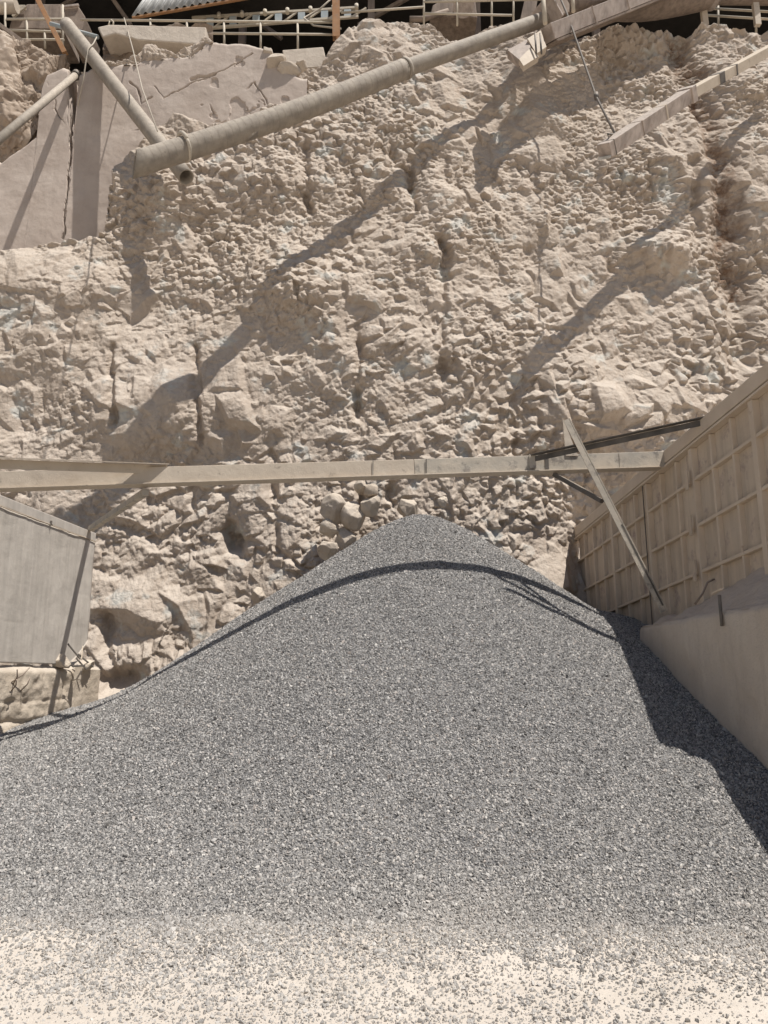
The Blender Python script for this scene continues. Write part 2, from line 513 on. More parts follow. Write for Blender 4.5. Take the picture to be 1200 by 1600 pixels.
stain = np.exp(-(gd / .30) ** 2) * (Z > 9.5) + .9 * np.exp(-(((X - 3.5) / .0001) ** 2)) * 0
cwx = X + .13 * fbm(X * 3, Z * 3, 141, 4); cpm = np.clip(.6 + 1.6 * fbm(X * 1.3, Z * 1.3, 143, 3), 0, 1)
for cr, w_, dp in ((((690, 380), (694, 500), (690, 610)), .10, .24), (((600, 235), (640, 270), (648, 330)), .08, .20), (((562, 500), (556, 600), (562, 700), (566, 800)), .10, .24), (((340, 740), (350, 800), (356, 860)), .12, .26), (((960, 300), (956, 420)), .09, .18), (((1086, 250), (1090, 420), (1084, 600)), .12, .2), (((478, 230), (484, 340)), .09, .2), (((172, 540), (180, 660)), .08, .18), (((615, 700), (610, 790)), .08, .2), (((800, 600), (806, 780)), .08, .16), (((300, 540), (312, 690)), .08, .18), (((420, 690), (432, 860)), .09, .2), (((600, 230), (650, 300), (690, 400), (672, 470), (700, 620)), .20, .14), (((555, 640), (560, 720), (565, 790)), .16, .16), (((800, 330), (860, 500), (850, 600)), .18, .10), (((470, 250), (480, 340)), .14, .12), (((335, 760), (350, 830), (362, 860)), .12, .3), (((150, 960), (160, 1080)), .12, .2)):
    cd = polydist(cwx, Z, [tuple(rock_pt(*q).xz) for q in cr])
    h -= dp * np.exp(-(cd / w_) ** 2) * cpm
backset = .75 / (1 + np.exp(-(X - 3.6) * 3)) / (1 + np.exp((Z - 4.6) * 1.6)) + .35 / (1 + np.exp((X + 4.2) * 3)) / (1 + np.exp((Z - 4) * 2))
ex = np.maximum(Z - zt, 0)                       # beyond the lip the sheet turns back into a ledge
under = np.clip((zt - Z) / 1.0, 0, 1)
lump = .45 * (facets(X / .55, Z / .8, 151) - .4) + .2 * fbm(X * 1.9, Z * 1.9, 161, 4)
Yf = base + backset - h * np.clip(1 - ex * .5, .25, 1)
Yf = np.where(ex > 0, Yf - .22 * ex + ex * 1.1, Yf)
Zf = np.minimum(Z, zt) - .28 * h * under + np.clip(ex * 5, 0, 1) * (lump - .04 * ex)
P = np.stack([X, Yf, Zf], -1)
rock = tag(grid_obj('rock_face', P, M_ROCK, attrs={'stain': stain}), 'tall lumpy beige quarry rock face filling the background behind the gravel heap', 'rock face', kind='structure')

# ---------------- terrace behind the face, on which the plant stands
mb = MB(); mb.box((0, 33, 8.4), (110, 30, 18.6))
tag(mb.build('terrace', M_DIRT), 'flat dirt terrace on top of the quarry face under the plant', 'terrace', kind='structure')
# quarry flanks outside the picture
mb = MB()
for s_ in (-1, 1):
    mb.prism([(s_ * 12.4, 14.5, -1), (s_ * 60, 11, -1), (s_ * 60, 15, 18), (s_ * 21.5, 18.4, 18)], (0, 8, 0))
tag(mb.build('hillside', M_ROCK), 'beige rock hillside continuing the quarry face to both sides', 'hillside', kind='structure')

# ================================================================== GRAVEL
def pile_z(X, Y):
    X = np.asarray(X, float); Y = np.asarray(Y, float)
    dx = X - .60; dy = Y - 12.55
    sx = np.where(dx < 0, .73, .75)
    r = np.sqrt((dx * sx / .7) ** 2 + dy ** 2)
    cone = 4.24 - .70 * (np.sqrt(r * r + .36) - .6)
    t = np.clip((X + 5) / 8.5, 0, 1)
    kk = .185 + .215 * t; cap = 1.35 + 1.45 * t
    ramp = kk * (Y - 5.35)
    ramp = cap - smax(cap - ramp, 0 * ramp, .5)
    z = smax(cone, ramp, .35) - .075
    return z + .045 * fbm(X * .9, Y * .9, 401, 3) + .02 * fbm(X * 3, Y * 3, 411, 2)


px_ = np.linspace(-8.5, 4.5, 330); py_ = np.linspace(4.6, 15.5, 300)
PX, PY = np.meshgrid(px_, py_); PZ = pile_z(PX, PY)
sand = np.clip((5.75 - PY + .5 * fbm(PX * 1.4, PY * 1.4, 421, 5)) / .8, 0, 1)
sand_b = np.clip((.25 - np.abs(PX + 6.0)) / .4, 0, 0)
pile = grid_obj('gravel_pile', np.stack([PX, PY, PZ], -1), M_BED, attrs={'sand': sand})
tag(pile, 'steep cone of grey crushed gravel heaped between two walls', 'gravel heap', kind='stuff')


def stones(x, y, z, r):
    n = len(x)
    me = bpy.data.meshes.new('stones'); me.vertices.add(n)
    me.vertices.foreach_set('co', np.stack([x, y, z], -1).astype(np.float32).ravel())
    a = me.attributes.new('rot', 'FLOAT_VECTOR', 'POINT'); a.data.foreach_set('vector', (RNG.random((n, 3)) * 6.283).astype(np.float32).ravel())
    s = r[:, None] * np.stack([.85 + .55 * RNG.random(n), .7 + .4 * RNG.random(n), .5 + .35 * RNG.random(n)], -1)
    a = me.attributes.new('scl', 'FLOAT_VECTOR', 'POINT'); a.data.foreach_set('vector', s.astype(np.float32).ravel())
    a = me.attributes.new('pick', 'INT', 'POINT'); a.data.foreach_set('value', RNG.integers(0, 5, n).astype(np.int32))
    return me


def stone_group():
    g = bpy.data.node_groups.new('scatter_stones', 'GeometryNodeTree')
    g.interface.new_socket('Geometry', in_out='INPUT', socket_type='NodeSocketGeometry')
    g.interface.new_socket('Geometry', in_out='OUTPUT', socket_type='NodeSocketGeometry')
    nn = g.nodes; L = g.links
    gi = nn.new('NodeGroupInput'); go = nn.new('NodeGroupOutput')
    g2i = nn.new('GeometryNodeJoinGeometry')
    for k in range(5):
        ico = nn.new('GeometryNodeMeshIcoSphere'); ico.inputs['Radius'].default_value = 1; ico.inputs['Subdivisions'].default_value = 1
        nz = nn.new('ShaderNodeTexWhiteNoise'); nz.noise_dimensions = '4D'
        pos = nn.new('GeometryNodeInputPosition'); L.new(pos.outputs[0], nz.inputs['Vector']); nz.inputs['W'].default_value = 3.7 * k + .3
        sub = nn.new('ShaderNodeVectorMath'); sub.operation = 'SUBTRACT'; L.new(nz.outputs['Color'], sub.inputs[0]); sub.inputs[1].default_value = (.5, .5, .5)
        sca = nn.new('ShaderNodeVectorMath'); sca.operation = 'SCALE'; L.new(sub.outputs[0], sca.inputs[0]); sca.inputs['Scale'].default_value = .75
        sp = nn.new('GeometryNodeSetPosition'); L.new(ico.outputs['Mesh'], sp.inputs['Geometry']); L.new(sca.outputs[0], sp.inputs['Offset'])
        smn = nn.new('GeometryNodeSetShadeSmooth'); L.new(sp.outputs[0], smn.inputs[0]); smn.inputs['Shade Smooth'].default_value = False
        mt = nn.new('GeometryNodeSetMaterial'); mt.inputs['Material'].default_value = M_STONE; L.new(smn.outputs[0], mt.inputs[0])
        ti = nn.new('GeometryNodeGeometryToInstance'); L.new(mt.outputs[0], ti.inputs[0]); L.new(ti.outputs[0], g2i.inputs[0])
    ins = nn.new('GeometryNodeInstanceOnPoints')
    def attr(nm, ty):
        a = nn.new('GeometryNodeInputNamedAttribute'); a.data_type = ty; a.inputs[0].default_value = nm; return a.outputs[0]
    L.new(gi.outputs[0], ins.inputs['Points']); L.new(g2i.outputs[0], ins.inputs['Instance'])
    ins.inputs['Pick Instance'].default_value = True
    L.new(attr('pick', 'INT'), ins.inputs['Instance Index'])
    L.new(attr('rot', 'FLOAT_VECTOR'), ins.inputs['Rotation']); L.new(attr('scl', 'FLOAT_VECTOR'), ins.inputs['Scale'])
    L.new(ins.outputs[0], go.inputs[0])
    return g


SG = stone_group()


def wall_c(Y): return 3.5 - .05 * (Y - 7.3)      # inner face of the right concrete footing
def wall_s(Y): return 4.09 - .0516 * (Y - 7.67)  # inner face of the right steel wall
def wall_l(Y): return -5.0 - .084 * (13.1 - Y)   # inner face of the left wall


STEP = .0165
xx, yy = np.meshgrid(np.arange(-6.3, 4.0, STEP), np.arange(4.2, 14.2, STEP))
xx = (xx + (RNG.random(xx.shape) - .5) * STEP * 1.2).ravel(); yy = (yy + (RNG.random(yy.shape) - .5) * STEP * 1.2).ravel()
lim = np.where(yy < 10.2, wall_c(yy), wall_s(yy))
keep = (xx < lim + .03) & (xx > wall_l(yy) - .05) & (yy < 13.9)
dens = np.clip((yy - 4.2 + .5 * fbm(xx * .8, yy * .8, 431, 4)) / 1.25, 0.0, 1) ** 2.0
keep &= RNG.random(len(xx)) < dens
xx = xx[keep]; yy = yy[keep]
zz = pile_z(xx, yy); sz = .0088 * np.exp(.28 * RNG.standard_normal(len(xx)))
gz = np.maximum(zz, ground_z(xx, yy))
sm_ = stones(xx, yy, gz + sz * .25, sz); sm_.materials.append(M_STONE)
so = bpy.data.objects.new('gravel', sm_); COL.objects.link(so)
mo = so.modifiers.new('scatter', 'NODES'); mo.node_group = SG
so.parent = pile
# loose stones scattered on the dust in front of the heap
n = 230000
x2 = RNG.uniform(-3.6, 3.6, n); y2 = RNG.uniform(2.6, 6.0, n)
d2 = np.clip((y2 - 3.2) / 2.2, .26, 1) * np.clip(.65 + 1.0 * fbm(x2 * 1.3, y2 * 1.3, 441, 4), .12, 1)
kp = RNG.random(n) < d2; x2 = x2[kp]; y2 = y2[kp]
s2 = .0043 * np.exp(.55 * RNG.standard_normal(len(x2))).clip(.35, 3.2)
lm = stones(x2, y2, np.maximum(ground_z(x2, y2), pile_z(x2, y2)) + s2 * .3, s2); lm.materials.append(M_STONE)
lo = bpy.data.objects.new('loose_gravel', lm); COL.objects.link(lo)
lo.modifiers.new('scatter', 'NODES').node_group = SG
tag(lo, 'loose grey stones scattered over the pale dust in front of the heap', 'gravel', kind='stuff')

# ================================================================== BOULDERS
import bmesh


def boulder(px, py, Y, r, seed, label, mat=None, sq=(1, .9, .85), name='boulder', group='pale boulders wedged behind the heap', cat='boulder'):
    c = at(px, py, Y)
    bm = bmesh.new(); bmesh.ops.create_icosphere(bm, subdivisions=5, radius=1)
    co = np.array([v.co[:] for v in bm.verts]); rr = np.random.default_rng(seed)
    d = np.full(len(co), 9.0)
    for _ in range(15):                                  # cut by random planes into an angular block
        nrm = rr.standard_normal(3); nrm /= np.linalg.norm(nrm); off = rr.uniform(.62, .95)
        q = co @ nrm; d = np.minimum(d, np.where(q > .05, off / np.maximum(q, .05), 9))
    d = np.minimum(d, 1.05)
    d = d + .10 * fbm(co[:, 0] * 2 + seed, co[:, 1] * 2 + co[:, 2] * 1.7, 500 + seed, 4)
    co = co * d[:, None] * r * np.array(sq)
    for v, p in zip(bm.verts, co): v.co = p
    me = bpy.data.meshes.new(name); bm.to_mesh(me); bm.free()
    me.polygons.foreach_set('use_smooth', [True] * len(me.polygons)); me.materials.append(mat or M_BOULD)
    o = bpy.data.objects.new(name, me); COL.objects.link(o); o.location = c; o.rotation_euler = (rr.uniform(-.3, .3), rr.uniform(-.3, .3), rr.uniform(0, 6))
    return tag(o, label, cat, group)


for i, (px, py, r, lb) in enumerate([
    (520, 797, .27, 'largest pale boulder left of the heap top, with a flat lit front'),
    (516, 826, .19, 'rounded boulder directly under the largest pale boulder beside the heap'),
    (552, 806, .25, 'squat angular boulder between the big one and the gravel slope'),
    (566, 760, .15, 'narrow upright boulder just under the cross beam'),
    (579, 790, .21, 'whitish boulder resting on the gravel near the heap top'),
    (581, 768, .15, 'small block stacked on the whitish boulder near the heap top'),
    (586, 738, .14, 'pale block peeping out right below the cross beam edge'),
    (540, 842, .20, 'low flat boulder half buried at the heap edge'),
    (512, 858, .19, 'upright boulder lowest on the left gravel edge'),
    (637, 795, .20, 'pale chunk sitting just above the very top of the heap'),
    (692, 784, .11, 'small bright stone on the ledge right of the heap top'),
    (404, 930, .15, 'round boulder lying by the left gravel slope')]):
    boulder(px, py, 13.5 if py < 850 else 13.2, r, 20 + i, lb, M_BOULD, (1, .9, 1.05))

# ================================================================== RIGHT STEEL WALL
def s_top(Y): return 4.8 - .0626 * (Y - 7.67)


def sp(Y, dz, out=0.):
    """point on the steel wall: dz below its top, out = towards the bay"""
    return Vector((wall_s(Y) - out, Y, s_top(Y) - dz))


YN, YF = 6.55, 14.50
W = thing('steel_bin_wall', 'tall rust brown steel bin wall with a grid of ribs on the right, in shade', 'retaining wall', sp(10, 2.4))
mb = MB(); poly = [sp(YN, .02), sp(YF, .02), sp(YF, 2.9), sp(YN, 2.9)]
mb.prism(poly, (.03, 0, 0)); mb.build('sheet', M_RSTEEL, W)
mb = MB(); mb.bar(sp(YN - .02, .09, -.01), sp(YF + .02, .09, -.01), .20, .18); mb.build('top_channel', M_RIB, W, .012)
mb = MB(); mb.bar(sp(YN - .01, .225, .055), sp(YF + .01, .225, .055), .105, .03); mb.build('channel_lip', M_RIB, W, .004)
for dz in (.66, 1.25, 1.83, 2.35):
    mb = MB(); mb.bar(sp(YN, dz, .036), sp(YF, dz, .036), .072, .04); mb.build('rail', M_RIB, W, .006)
i = 0
y = 14.03
while y > YN:
    big = i % 3 == 0 and i > 0
    mb = MB(); j = random.uniform(-.015, .015)
    mb.bar(sp(y + j, .245, .022), sp(y + j, 2.6, .022), .075 if not big else .115, .10 if big else .045, (0, 1, 0))
    o = mb.build('rib', M_RIB, W, .005)
    y -= .505; i += 1
mb = MB(); mb.bar(sp(11.02, .26, .10), sp(11.02, 2.3, .10), .012, .02, (0, 1, 0)); mb.build('joint_gap', M_DARK, W)
for dz in (.68, 1.27, 1.85):
    mb = MB(); mb.bar(sp(9.50, dz - .16, .135), sp(9.50, dz + .1, .135), .02, .085, (0, 1, 0)); mb.build('splice_plate', M_RSTEEL, W, .004)
tag(W)

# ---------------- right concrete footing
F0, F1 = -2.0, 10.28
nY, nZ = 420, 90
yy_ = np.linspace(F0, F1, nY); zz_ = np.linspace(-.4, 1, nZ)
ztopc = 2.24 + .03 * fbm(yy_ * 1.1, yy_ * 0, 601, 4)
ZZ = -.4 + (zz_[:, None] + .4) / 1.4 * (ztopc[None] + .4); YY = np.broadcast_to(yy_[None], ZZ.shape)
bulge = .05 * fbm(YY * .8, ZZ * .8, 611, 4) + .012 * fbm(YY * 6, ZZ * 6, 621, 4)
ed = np.clip((YY - (F1 - .12)) / .12, 0, 1); et = np.clip((ZZ - ztopc[None] + .06) / .06, 0, 1)
XX = wall_c(YY) - bulge + .05 * ed ** 2 + .04 * et ** 2
FW = thing('concrete_footing', 'dust coated concrete footing under the ribbed steel wall on the right', 'retaining wall', (3.6, 8, 0))
pf = np.stack([XX, YY, ZZ], -1)
endc = pf[:, -1:, :] + np.array([1, 0, 0]) * np.linspace(0, .8, 12)[None, :, None] * 1.0 + np.array([0, .03, 0])
endn = pf[:, :1, :] + np.array([1, 0, 0]) * np.linspace(.9, .02, 12)[None, :, None]
pf = np.concatenate([endn, pf, endc], 1)
grid_obj('footing_face', pf, M_CONCR, FW)
# loose dust lying on the ledge, banked against the steel
u_ = np.linspace(0, 1, 40)[:, None]
yb = np.linspace(F0, F1 + .02, 300)[None]
xb = wall_c(yb) + .02 + u_ * (wall_s(yb) + .02 - wall_c(yb))
lft = .10 + .40 * np.clip((10.6 - yb) / 2.5, .25, 1) + .10 * fbm(yb * 1.2, yb * 0, 631, 3)
zb = np.interp(yb, yy_, ztopc) - .015 + lft * u_ ** 1.15 + .05 * fbm(xb * 4, yb * 4, 641, 4) * np.clip(u_ * 6, 0, 1) + .02 * fbm(xb * 14, yb * 14, 651, 3) * np.clip(u_ * 6, 0, 1)
bank = grid_obj('dust_bank', np.stack([xb, yb + 0 * u_, zb], -1), M_DUSTBANK)
tag(bank, 'grey brown dust banked on the concrete ledge against the steel wall', 'dust', kind='stuff')

# small stub and bent wire on the ledge
a = at_plane(1124, 930, 3.42, 8.5, -.05); b = at_plane(1128, 978, 3.40, 8.5, -.05)
st = thing('pipe_stub', 'short dark pipe stub sticking out of the right concrete footing', 'pipe stub', b)
mb = MB(); mb.tube([a, b], .017, 10, inner=.75); mb.build('stub', M_DARK, st)
mb = MB(); mb.bar(a + Vector((-.02, -.12, .05)), a + Vector((-.02, .12, .03)), .03, .02); mb.build('cross_bar', M_RIB, st, .003)
a = at_plane(1086, 944, 3.55, 8.5, -.05); b = at_plane(1116, 905, 3.85, 8.5, -.05)
mb = MB(); mb.tube([a, a.lerp(b, .35) + Vector((0, -.03, .02)), a.lerp(b, .7) + Vector((0, .02, .05)), b], .012, 7)
tag(mb.build('bent_rod', M_BROWN), 'thin bent rod leaning on the dust bank against the ribbed wall', 'rod')

# ================================================================== LEFT WALL
LW = dict(X0=-5.0, Y0=13.1, k=.084)


def lw(px, py, out=0.):
    p = at_plane(px, py, **LW); return p + Vector((out, 0, 0))


tc = lw(150, 833); ztl = tc.z; yfar = tc.y
L = thing('steel_panel_wall', 'dented dull grey steel panel wall on the left standing on a concrete block', 'retaining wall', (wall_l(11), 11, 1.7))
zbot = lw(60, 1037).z
yl = np.linspace(5.0, yfar, 200); zl = np.linspace(zbot, ztl - .16, 110)
YL, ZL = np.meshgrid(yl, zl)
ch = np.clip((YL - (yfar - .75)) / .75, 0, 1); ZL = np.maximum(ZL, zbot + ch ** 1.5 * .42)     # the lower far corner is cut off
dent = .028 * fbm(YL * .7, ZL * .9, 701, 3) + .006 * fbm(YL * 3, ZL * 3, 711, 3)
for zs in (2.9, 2.35):
    dent -= .0035 * np.clip(.4 + 2 * fbm(YL * 1.2, ZL * .2, 725, 2), 0, 1) * np.exp(-((ZL - zs - .05 * fbm(YL, YL * 0, 721, 2)) / .02) ** 2)
for ys in (9.3, 11.0, 12.2):
    dent -= .004 * np.exp(-((YL - ys - .05 * fbm(ZL, ZL * 0, 731, 2)) / .03) ** 2)
PL = np.stack([wall_l(YL) + dent, YL, ZL], -1)
o = grid_obj('panel', PL, M_PANEL, L); sol = o.modifiers.new('thick', 'SOLIDIFY'); sol.thickness = .03; sol.offset = -1 if True else 1
mb = MB(); p0 = Vector((wall_l(5.0), 5.0, ztl - .075)); p1 = Vector((wall_l(yfar), yfar + .005, ztl - .075))
mb.bar(p0, p1, .16, .15, off=(-.075, 0)); mb.build('top_rail', M_PANEL, L, .012)
rl = [Vector((wall_l(q) + .012, q, ztl - .155 + .006 * math.sin(q * 7) * math.sin(q * 3.1))) for q in np.linspace(5, yfar, 60)]
mb = MB(); mb.tube(rl, .008, 6); mb.build('weld_bead', M_BEAM, L)
p = Vector((wall_l(yfar) - .07, yfar - .04, 0)); mb = MB()
mb.box((p.x, p.y, (zbot + ztl - .15) / 2 + .22), (.1, .07, ztl - .16 - zbot - .44)); mb.build('end_post', M_PANEL, L, .006)
q = lw(78, 817, .03); mb = MB(); mb.box(q - Vector((.015, 0, 0)), (.03, .03, .07)); mb.tube([q + Vector((.0, -.0, -.02)), q + Vector((.02, -.01, -.03))], .008, 8); mb.build('lug', M_DARK, L, .004)

# concrete block under it
BK = thing('concrete_block', 'rough broken concrete block with pitted face under the left steel panel', 'concrete block', (wall_l(11), 11, .6))
ztb = lw(120, 1046).z
yb1 = lw(149, 1065).y
yl = np.linspace(5.0, yb1, 240); zl = np.linspace(-.3, ztb, 90)
YL, ZL = np.meshgrid(yl, zl)
plain = np.clip((YL - (yb1 - 1.1)) / .25, 0, 1)
pit = (.035 * (facets(YL / .55, ZL / .33, 741) - .4) + .05 * fbm(YL * 5, ZL * 5, 751, 4)) * (1 - .85 * plain)
for zs, dd in ((1.25, .02), (.98, .03)):
    pit -= dd * np.exp(-((ZL - zs - .06 * (YL - 12) * .3 - .05 * fbm(YL * 1.5, YL * 0, 761, 3)) / .028) ** 2) * (1 - .75 * plain)
edge = np.clip((ZL - ztb + .08) / .08, 0, 1)
XB = wall_l(YL) + .07 + pit - .05 * edge ** 2 * (1 - plain)
pf = np.stack([XB, YL, ZL], -1)
endb = pf[:, -1:, :] + np.array([-1., .02, 0]) * np.linspace(0, .9, 10)[None, :, None] + np.array([-.004, .01, 0])
pf = np.concatenate([pf, endb], 1)
grid_obj('block_face', pf, M_CONC, BK)
u_ = np.linspace(0, 1, 16)[:, None]
yb = np.linspace(5, yb1, 240)[None]
xb = XB[-1][None] - u_ * .6
zb = ztb + .03 * fbm(xb * 5, yb * 5, 771, 4) * np.clip(u_ * 8, 0, 1) + .05 * np.sin(np.clip(u_ * 3, 0, 1) * 3.14) * np.clip(.5 + fbm(yb * 1.3 + 0 * u_, yb * 0 + 0 * u_, 775, 3), 0, 1) - .0
grid_obj('block_top', np.stack([xb, yb + 0 * u_, zb], -1), M_CONC, BK, flip=True)

# bracket and splintered bars in front of the panel
bl = lw(101, 1050, .26)
BR = thing('broken_bracket', 'broken steel bracket with splayed bars at the foot of the left panel', 'bracket', bl)
mb = MB(); mb.bar(lw(104, 1040, .2), lw(101, 1062, .2), .10, .05, (0, 1, 0)); mb.build('plate', M_BEAM, BR, .005)
for a_, b_, c_ in (((94, 1006), (106, 1030), M_DARK), ((118, 1010), (108, 1030), M_BEAM), ((110, 1022), (127, 1042), M_DARK), ((107, 1028), (116, 1046), M_DARK)):
    mb = MB(); mb.bar(lw(*a_, .12), lw(*b_, .2), .028, .012, (1, 0, 0)); mb.build('bar', c_, BR, .002)
mb = MB(); mb.bar(lw(89, 1041, .24), lw(103, 1040, .30), .02, .03); mb.build('clip', M_DARK, BR, .003)
# rubble heaped round the bracket
boulder(96, 1034, lw(96, 1034).y - .05, .14, 61, 'small pale rubble lump beside the broken bracket', M_CONC, (1, 1.2, .8), 'rubble_lump', None, 'rubble')
boulder(128, 1040, lw(128, 1040).y - .05, .17, 62, 'sandy rubble lump on the block end under the panel corner', M_CONC, (1.1, 1.4, .7), 'rubble_lump', None, 'rubble')
RB = thing('rebar_stubs', 'rusty bent rebar stubs poking out of the concrete block at far left', 'rebar', lw(12, 1070, .2))
for a_, b_ in (((4, 1046), (12, 1070)), ((24, 1043), (10, 1066)), ((3, 1062), (9, 1080)), ((25, 1058), (24, 1080))):
    a = lw(*a_, .20); b = lw(*b_, .07); mb = MB(); mb.tube([a, a.lerp(b, .5) + Vector((.03, 0, 0)), b], .009, 7); mb.build('rod', M_BROWN, RB)

# ================================================================== CROSS BEAM AND BRACES
def bq(px, py, dy=0.):
    """point at the depth of the cross beam"""
    Y = 9.6 + (px / 1035) * .7
    return at(px, py, Y + dy)


bl_ = bq(-40, 753); br_ = bq(1037, 719)
BM = thing('cross_beam', 'long dusty steel beam spanning the bay above the heap from wall to wall', 'beam', (bl_ + br_) / 2)
seam = bq(646, 732)
for nm, a, b, m_ in (('box_section', bl_, seam, M_BEAM), ('worn_section', seam + Vector((.004, 0, 0)), br_, M_BEAM2)):
    mb = MB(); mb.bar(a, b, .16, .215); mb.build(nm, m_, BM, .006)
dn = Vector((0, 0, -.1165))
mb = MB(); mb.bar(bl_ + dn, br_ + dn, .205, .014); mb.build('bottom_flange', M_BEAM, BM, .003)
for px in (562, 646, 840, 960):
    p = bl_.lerp(br_, (px + 40) / 1077.); mb = MB(); mb.box(p + Vector((0, -.0825, 0)), (.012 if px != 840 else .05, .006, .20)); mb.build('seam_strip', M_DARK if px in (646, 840) else M_BEAM2, BM)

hi = Vector((0, 0, .135))
ba = bq(263, 737) + Vector((0, -.02, .03)); bb = at(-60, 722, 8.65)
mb = MB(); mb.angle(ba, bb, .13, .012, (0, -.25, 1))
tag(mb.build('flat_brace', M_BEAM), 'thin flat brace running from the beam top out of frame at left', 'brace')
ca = bq(228, 762) + Vector((0, .0, -.06)); cb = lw(140, 829, .02) + Vector((0, 0, .03))
mb = MB(); mb.bar(ca, cb, .085, .085)
tag(mb.build('knee_brace', M_BEAM2, None, .006), 'square steel knee brace between the cross beam and left panel corner', 'brace')
# right side
wa = at(1108, 656, 9.02); wb = bq(828, 722) + Vector((0, -.12, .02))
mb = MB(); mb.angle(wa, wb, .085, .010, (0, 0, 1))
tag(mb.build('angle_iron', M_DARK), 'dark perforated angle iron rising from the beam to the right wall top', 'angle iron')
mb = MB(); p = bq(830, 724) + Vector((0, -.10, 0)); mb.box(p, (.09, .02, .20))
tag(mb.build('lug_plate', M_BEAM2, None, .004), 'small upright plate on the beam under the low end of the dark angle iron', 'plate')
foot = at(1036, 956, 9.55); tip = at(884, 657, 9.55)
PO = thing('leaning_pole', 'long steel pole leaning from the right ledge across the beam', 'pole', foot)
mb = MB(); mb.angle(tip, foot, .085, .012, (1, 0, .5)); mb.build('angle_bar', M_BEAM2, PO)
mb = MB(); mb.bar(tip.lerp(foot, .56) + Vector((.02, -.03, 0)), tip.lerp(foot, .97) + Vector((.02, -.03, 0)), .03, .02, (1, 0, .5)); mb.build('dark_strip', M_DARK, PO)
mb = MB(); mb.bar(bq(866, 738) + Vector((0, 0, -.03)), at(941, 783, 9.66), .075, .06)
tag(mb.build('lower_brace', M_DARK, None, .005), 'short dark brace slanting from under the beam to the leaning pole', 'brace')
mb = MB(); mb.prism([bq(879, 652, -.1), bq(898, 700, -.1), bq(904, 712, -.1), bq(884, 712, -.1)], (0, .012, 0))
tag(mb.build('gusset_plate', M_BEAM), 'pale pointed plate standing on the beam behind the leaning pole', 'plate')

# ================================================================== PIPES ON THE FACE
pl = at(210, 257, 11.95); pu = at(862, 26, 16.55); pj = pl.lerp(pu, .56)
BP = thing('large_pipe', 'big dust covered discharge pipe slanting down across the upper rock face', 'pipe', pl)
R = .215
pts = [pl.lerp(pj, t_) + Vector((0, 0, -.10 * math.sin(t_ * 3.14))) for t_ in np.linspace(0, 1, 30)]
mb = MB(); mb.tube(pts, R, 28, inner=.93, wob=.0)
ax = (pts[1] - pts[0]).normalized(); vw = (pl - Vector((0, 0, EYE))).normalized(); nn_ = vw.cross(Vector((.15, 0, 1))).normalized()
for q_ in range(len(mb.v)):                      # the end is cut off square to the ground, not to the pipe
    v_ = mb.v[q_]
    if (v_ - pl).dot(ax) < .05 and (v_ - pl).length < R * 1.2: mb.v[q_] = v_ - ax * ((v_ - pl).dot(nn_) / ax.dot(nn_)) * .8
mb.build('lower_pipe', M_PIPE, BP)
pts = [pj.lerp(pu, t_) for t_ in np.linspace(-.02, 1, 24)]
mb = MB(); mb.tube(pts, R * .82, 28, wob=.01); mb.build('upper_pipe', M_PIPE, BP)
d = (pu - pl).normalized(); mb = MB(); mb.tube([pj - d * .05, pj + d * .05], R * 1.06, 28); mb.build('coupling', M_PIPE, BP)
# spiral weld ridges of the lower pipe
dn_ = d.cross(Vector((0, 0, 1))).normalized(); up_ = dn_.cross(d)
sp_ = []
Ltot = (pj - pl).length
for k_ in range(0, 1400):
    t_ = k_ / 1399; c = pl.lerp(pj, t_) + Vector((0, 0, -.10 * math.sin(t_ * 3.14))); a_ = t_ * Ltot / .16 * 6.283
    sp_.append(c + (dn_ * math.cos(a_) + up_ * math.sin(a_)) * (R - .0005))
mb = MB(); mb.tube(sp_, .0035, 4); mb.build('spiral_seam', M_PIPE, BP)
wr = pl.lerp(pu, .085); mb = MB()
ring = [wr + d * .05 * math.sin(a_) + (dn_ * math.cos(a_) + up_ * math.sin(a_)) * (R + .02) for a_ in np.linspace(0, 6.283, 30)]
mb.tube(ring, .035, 8, wob=.3); mb.build('lashing', M_ROPE, BP)

qa = at(104, 38, 17.0); qb = at(291, 277, 14.5)
mb = MB(); mb.tube([qa.lerp(qb, t_) for t_ in np.linspace(0, 1, 20)], .172, 22, inner=.86, wob=.01)
tag(mb.build('hanging_pipe', M_PIPE), 'narrower pipe hanging from the plant, lashed under the big pipe end, open dark mouth', 'pipe')
sa = at(119, 117, 16.45); sb = at(-40, 250, 12.2)
SPp = thing('side_pipe', 'thin dusty pipe sticking out from the gunite wall at far left', 'pipe', sa)
mb = MB(); mb.tube([sa, sb], .085, 16, wob=.01); mb.build('tube', M_PIPE, SPp)
mb = MB(); mb.tube([sa + (sa - sb).normalized() * .1, sa - (sa - sb).normalized() * .12], .11, 16, wob=.1); mb.build('collar', M_DARK, SPp)

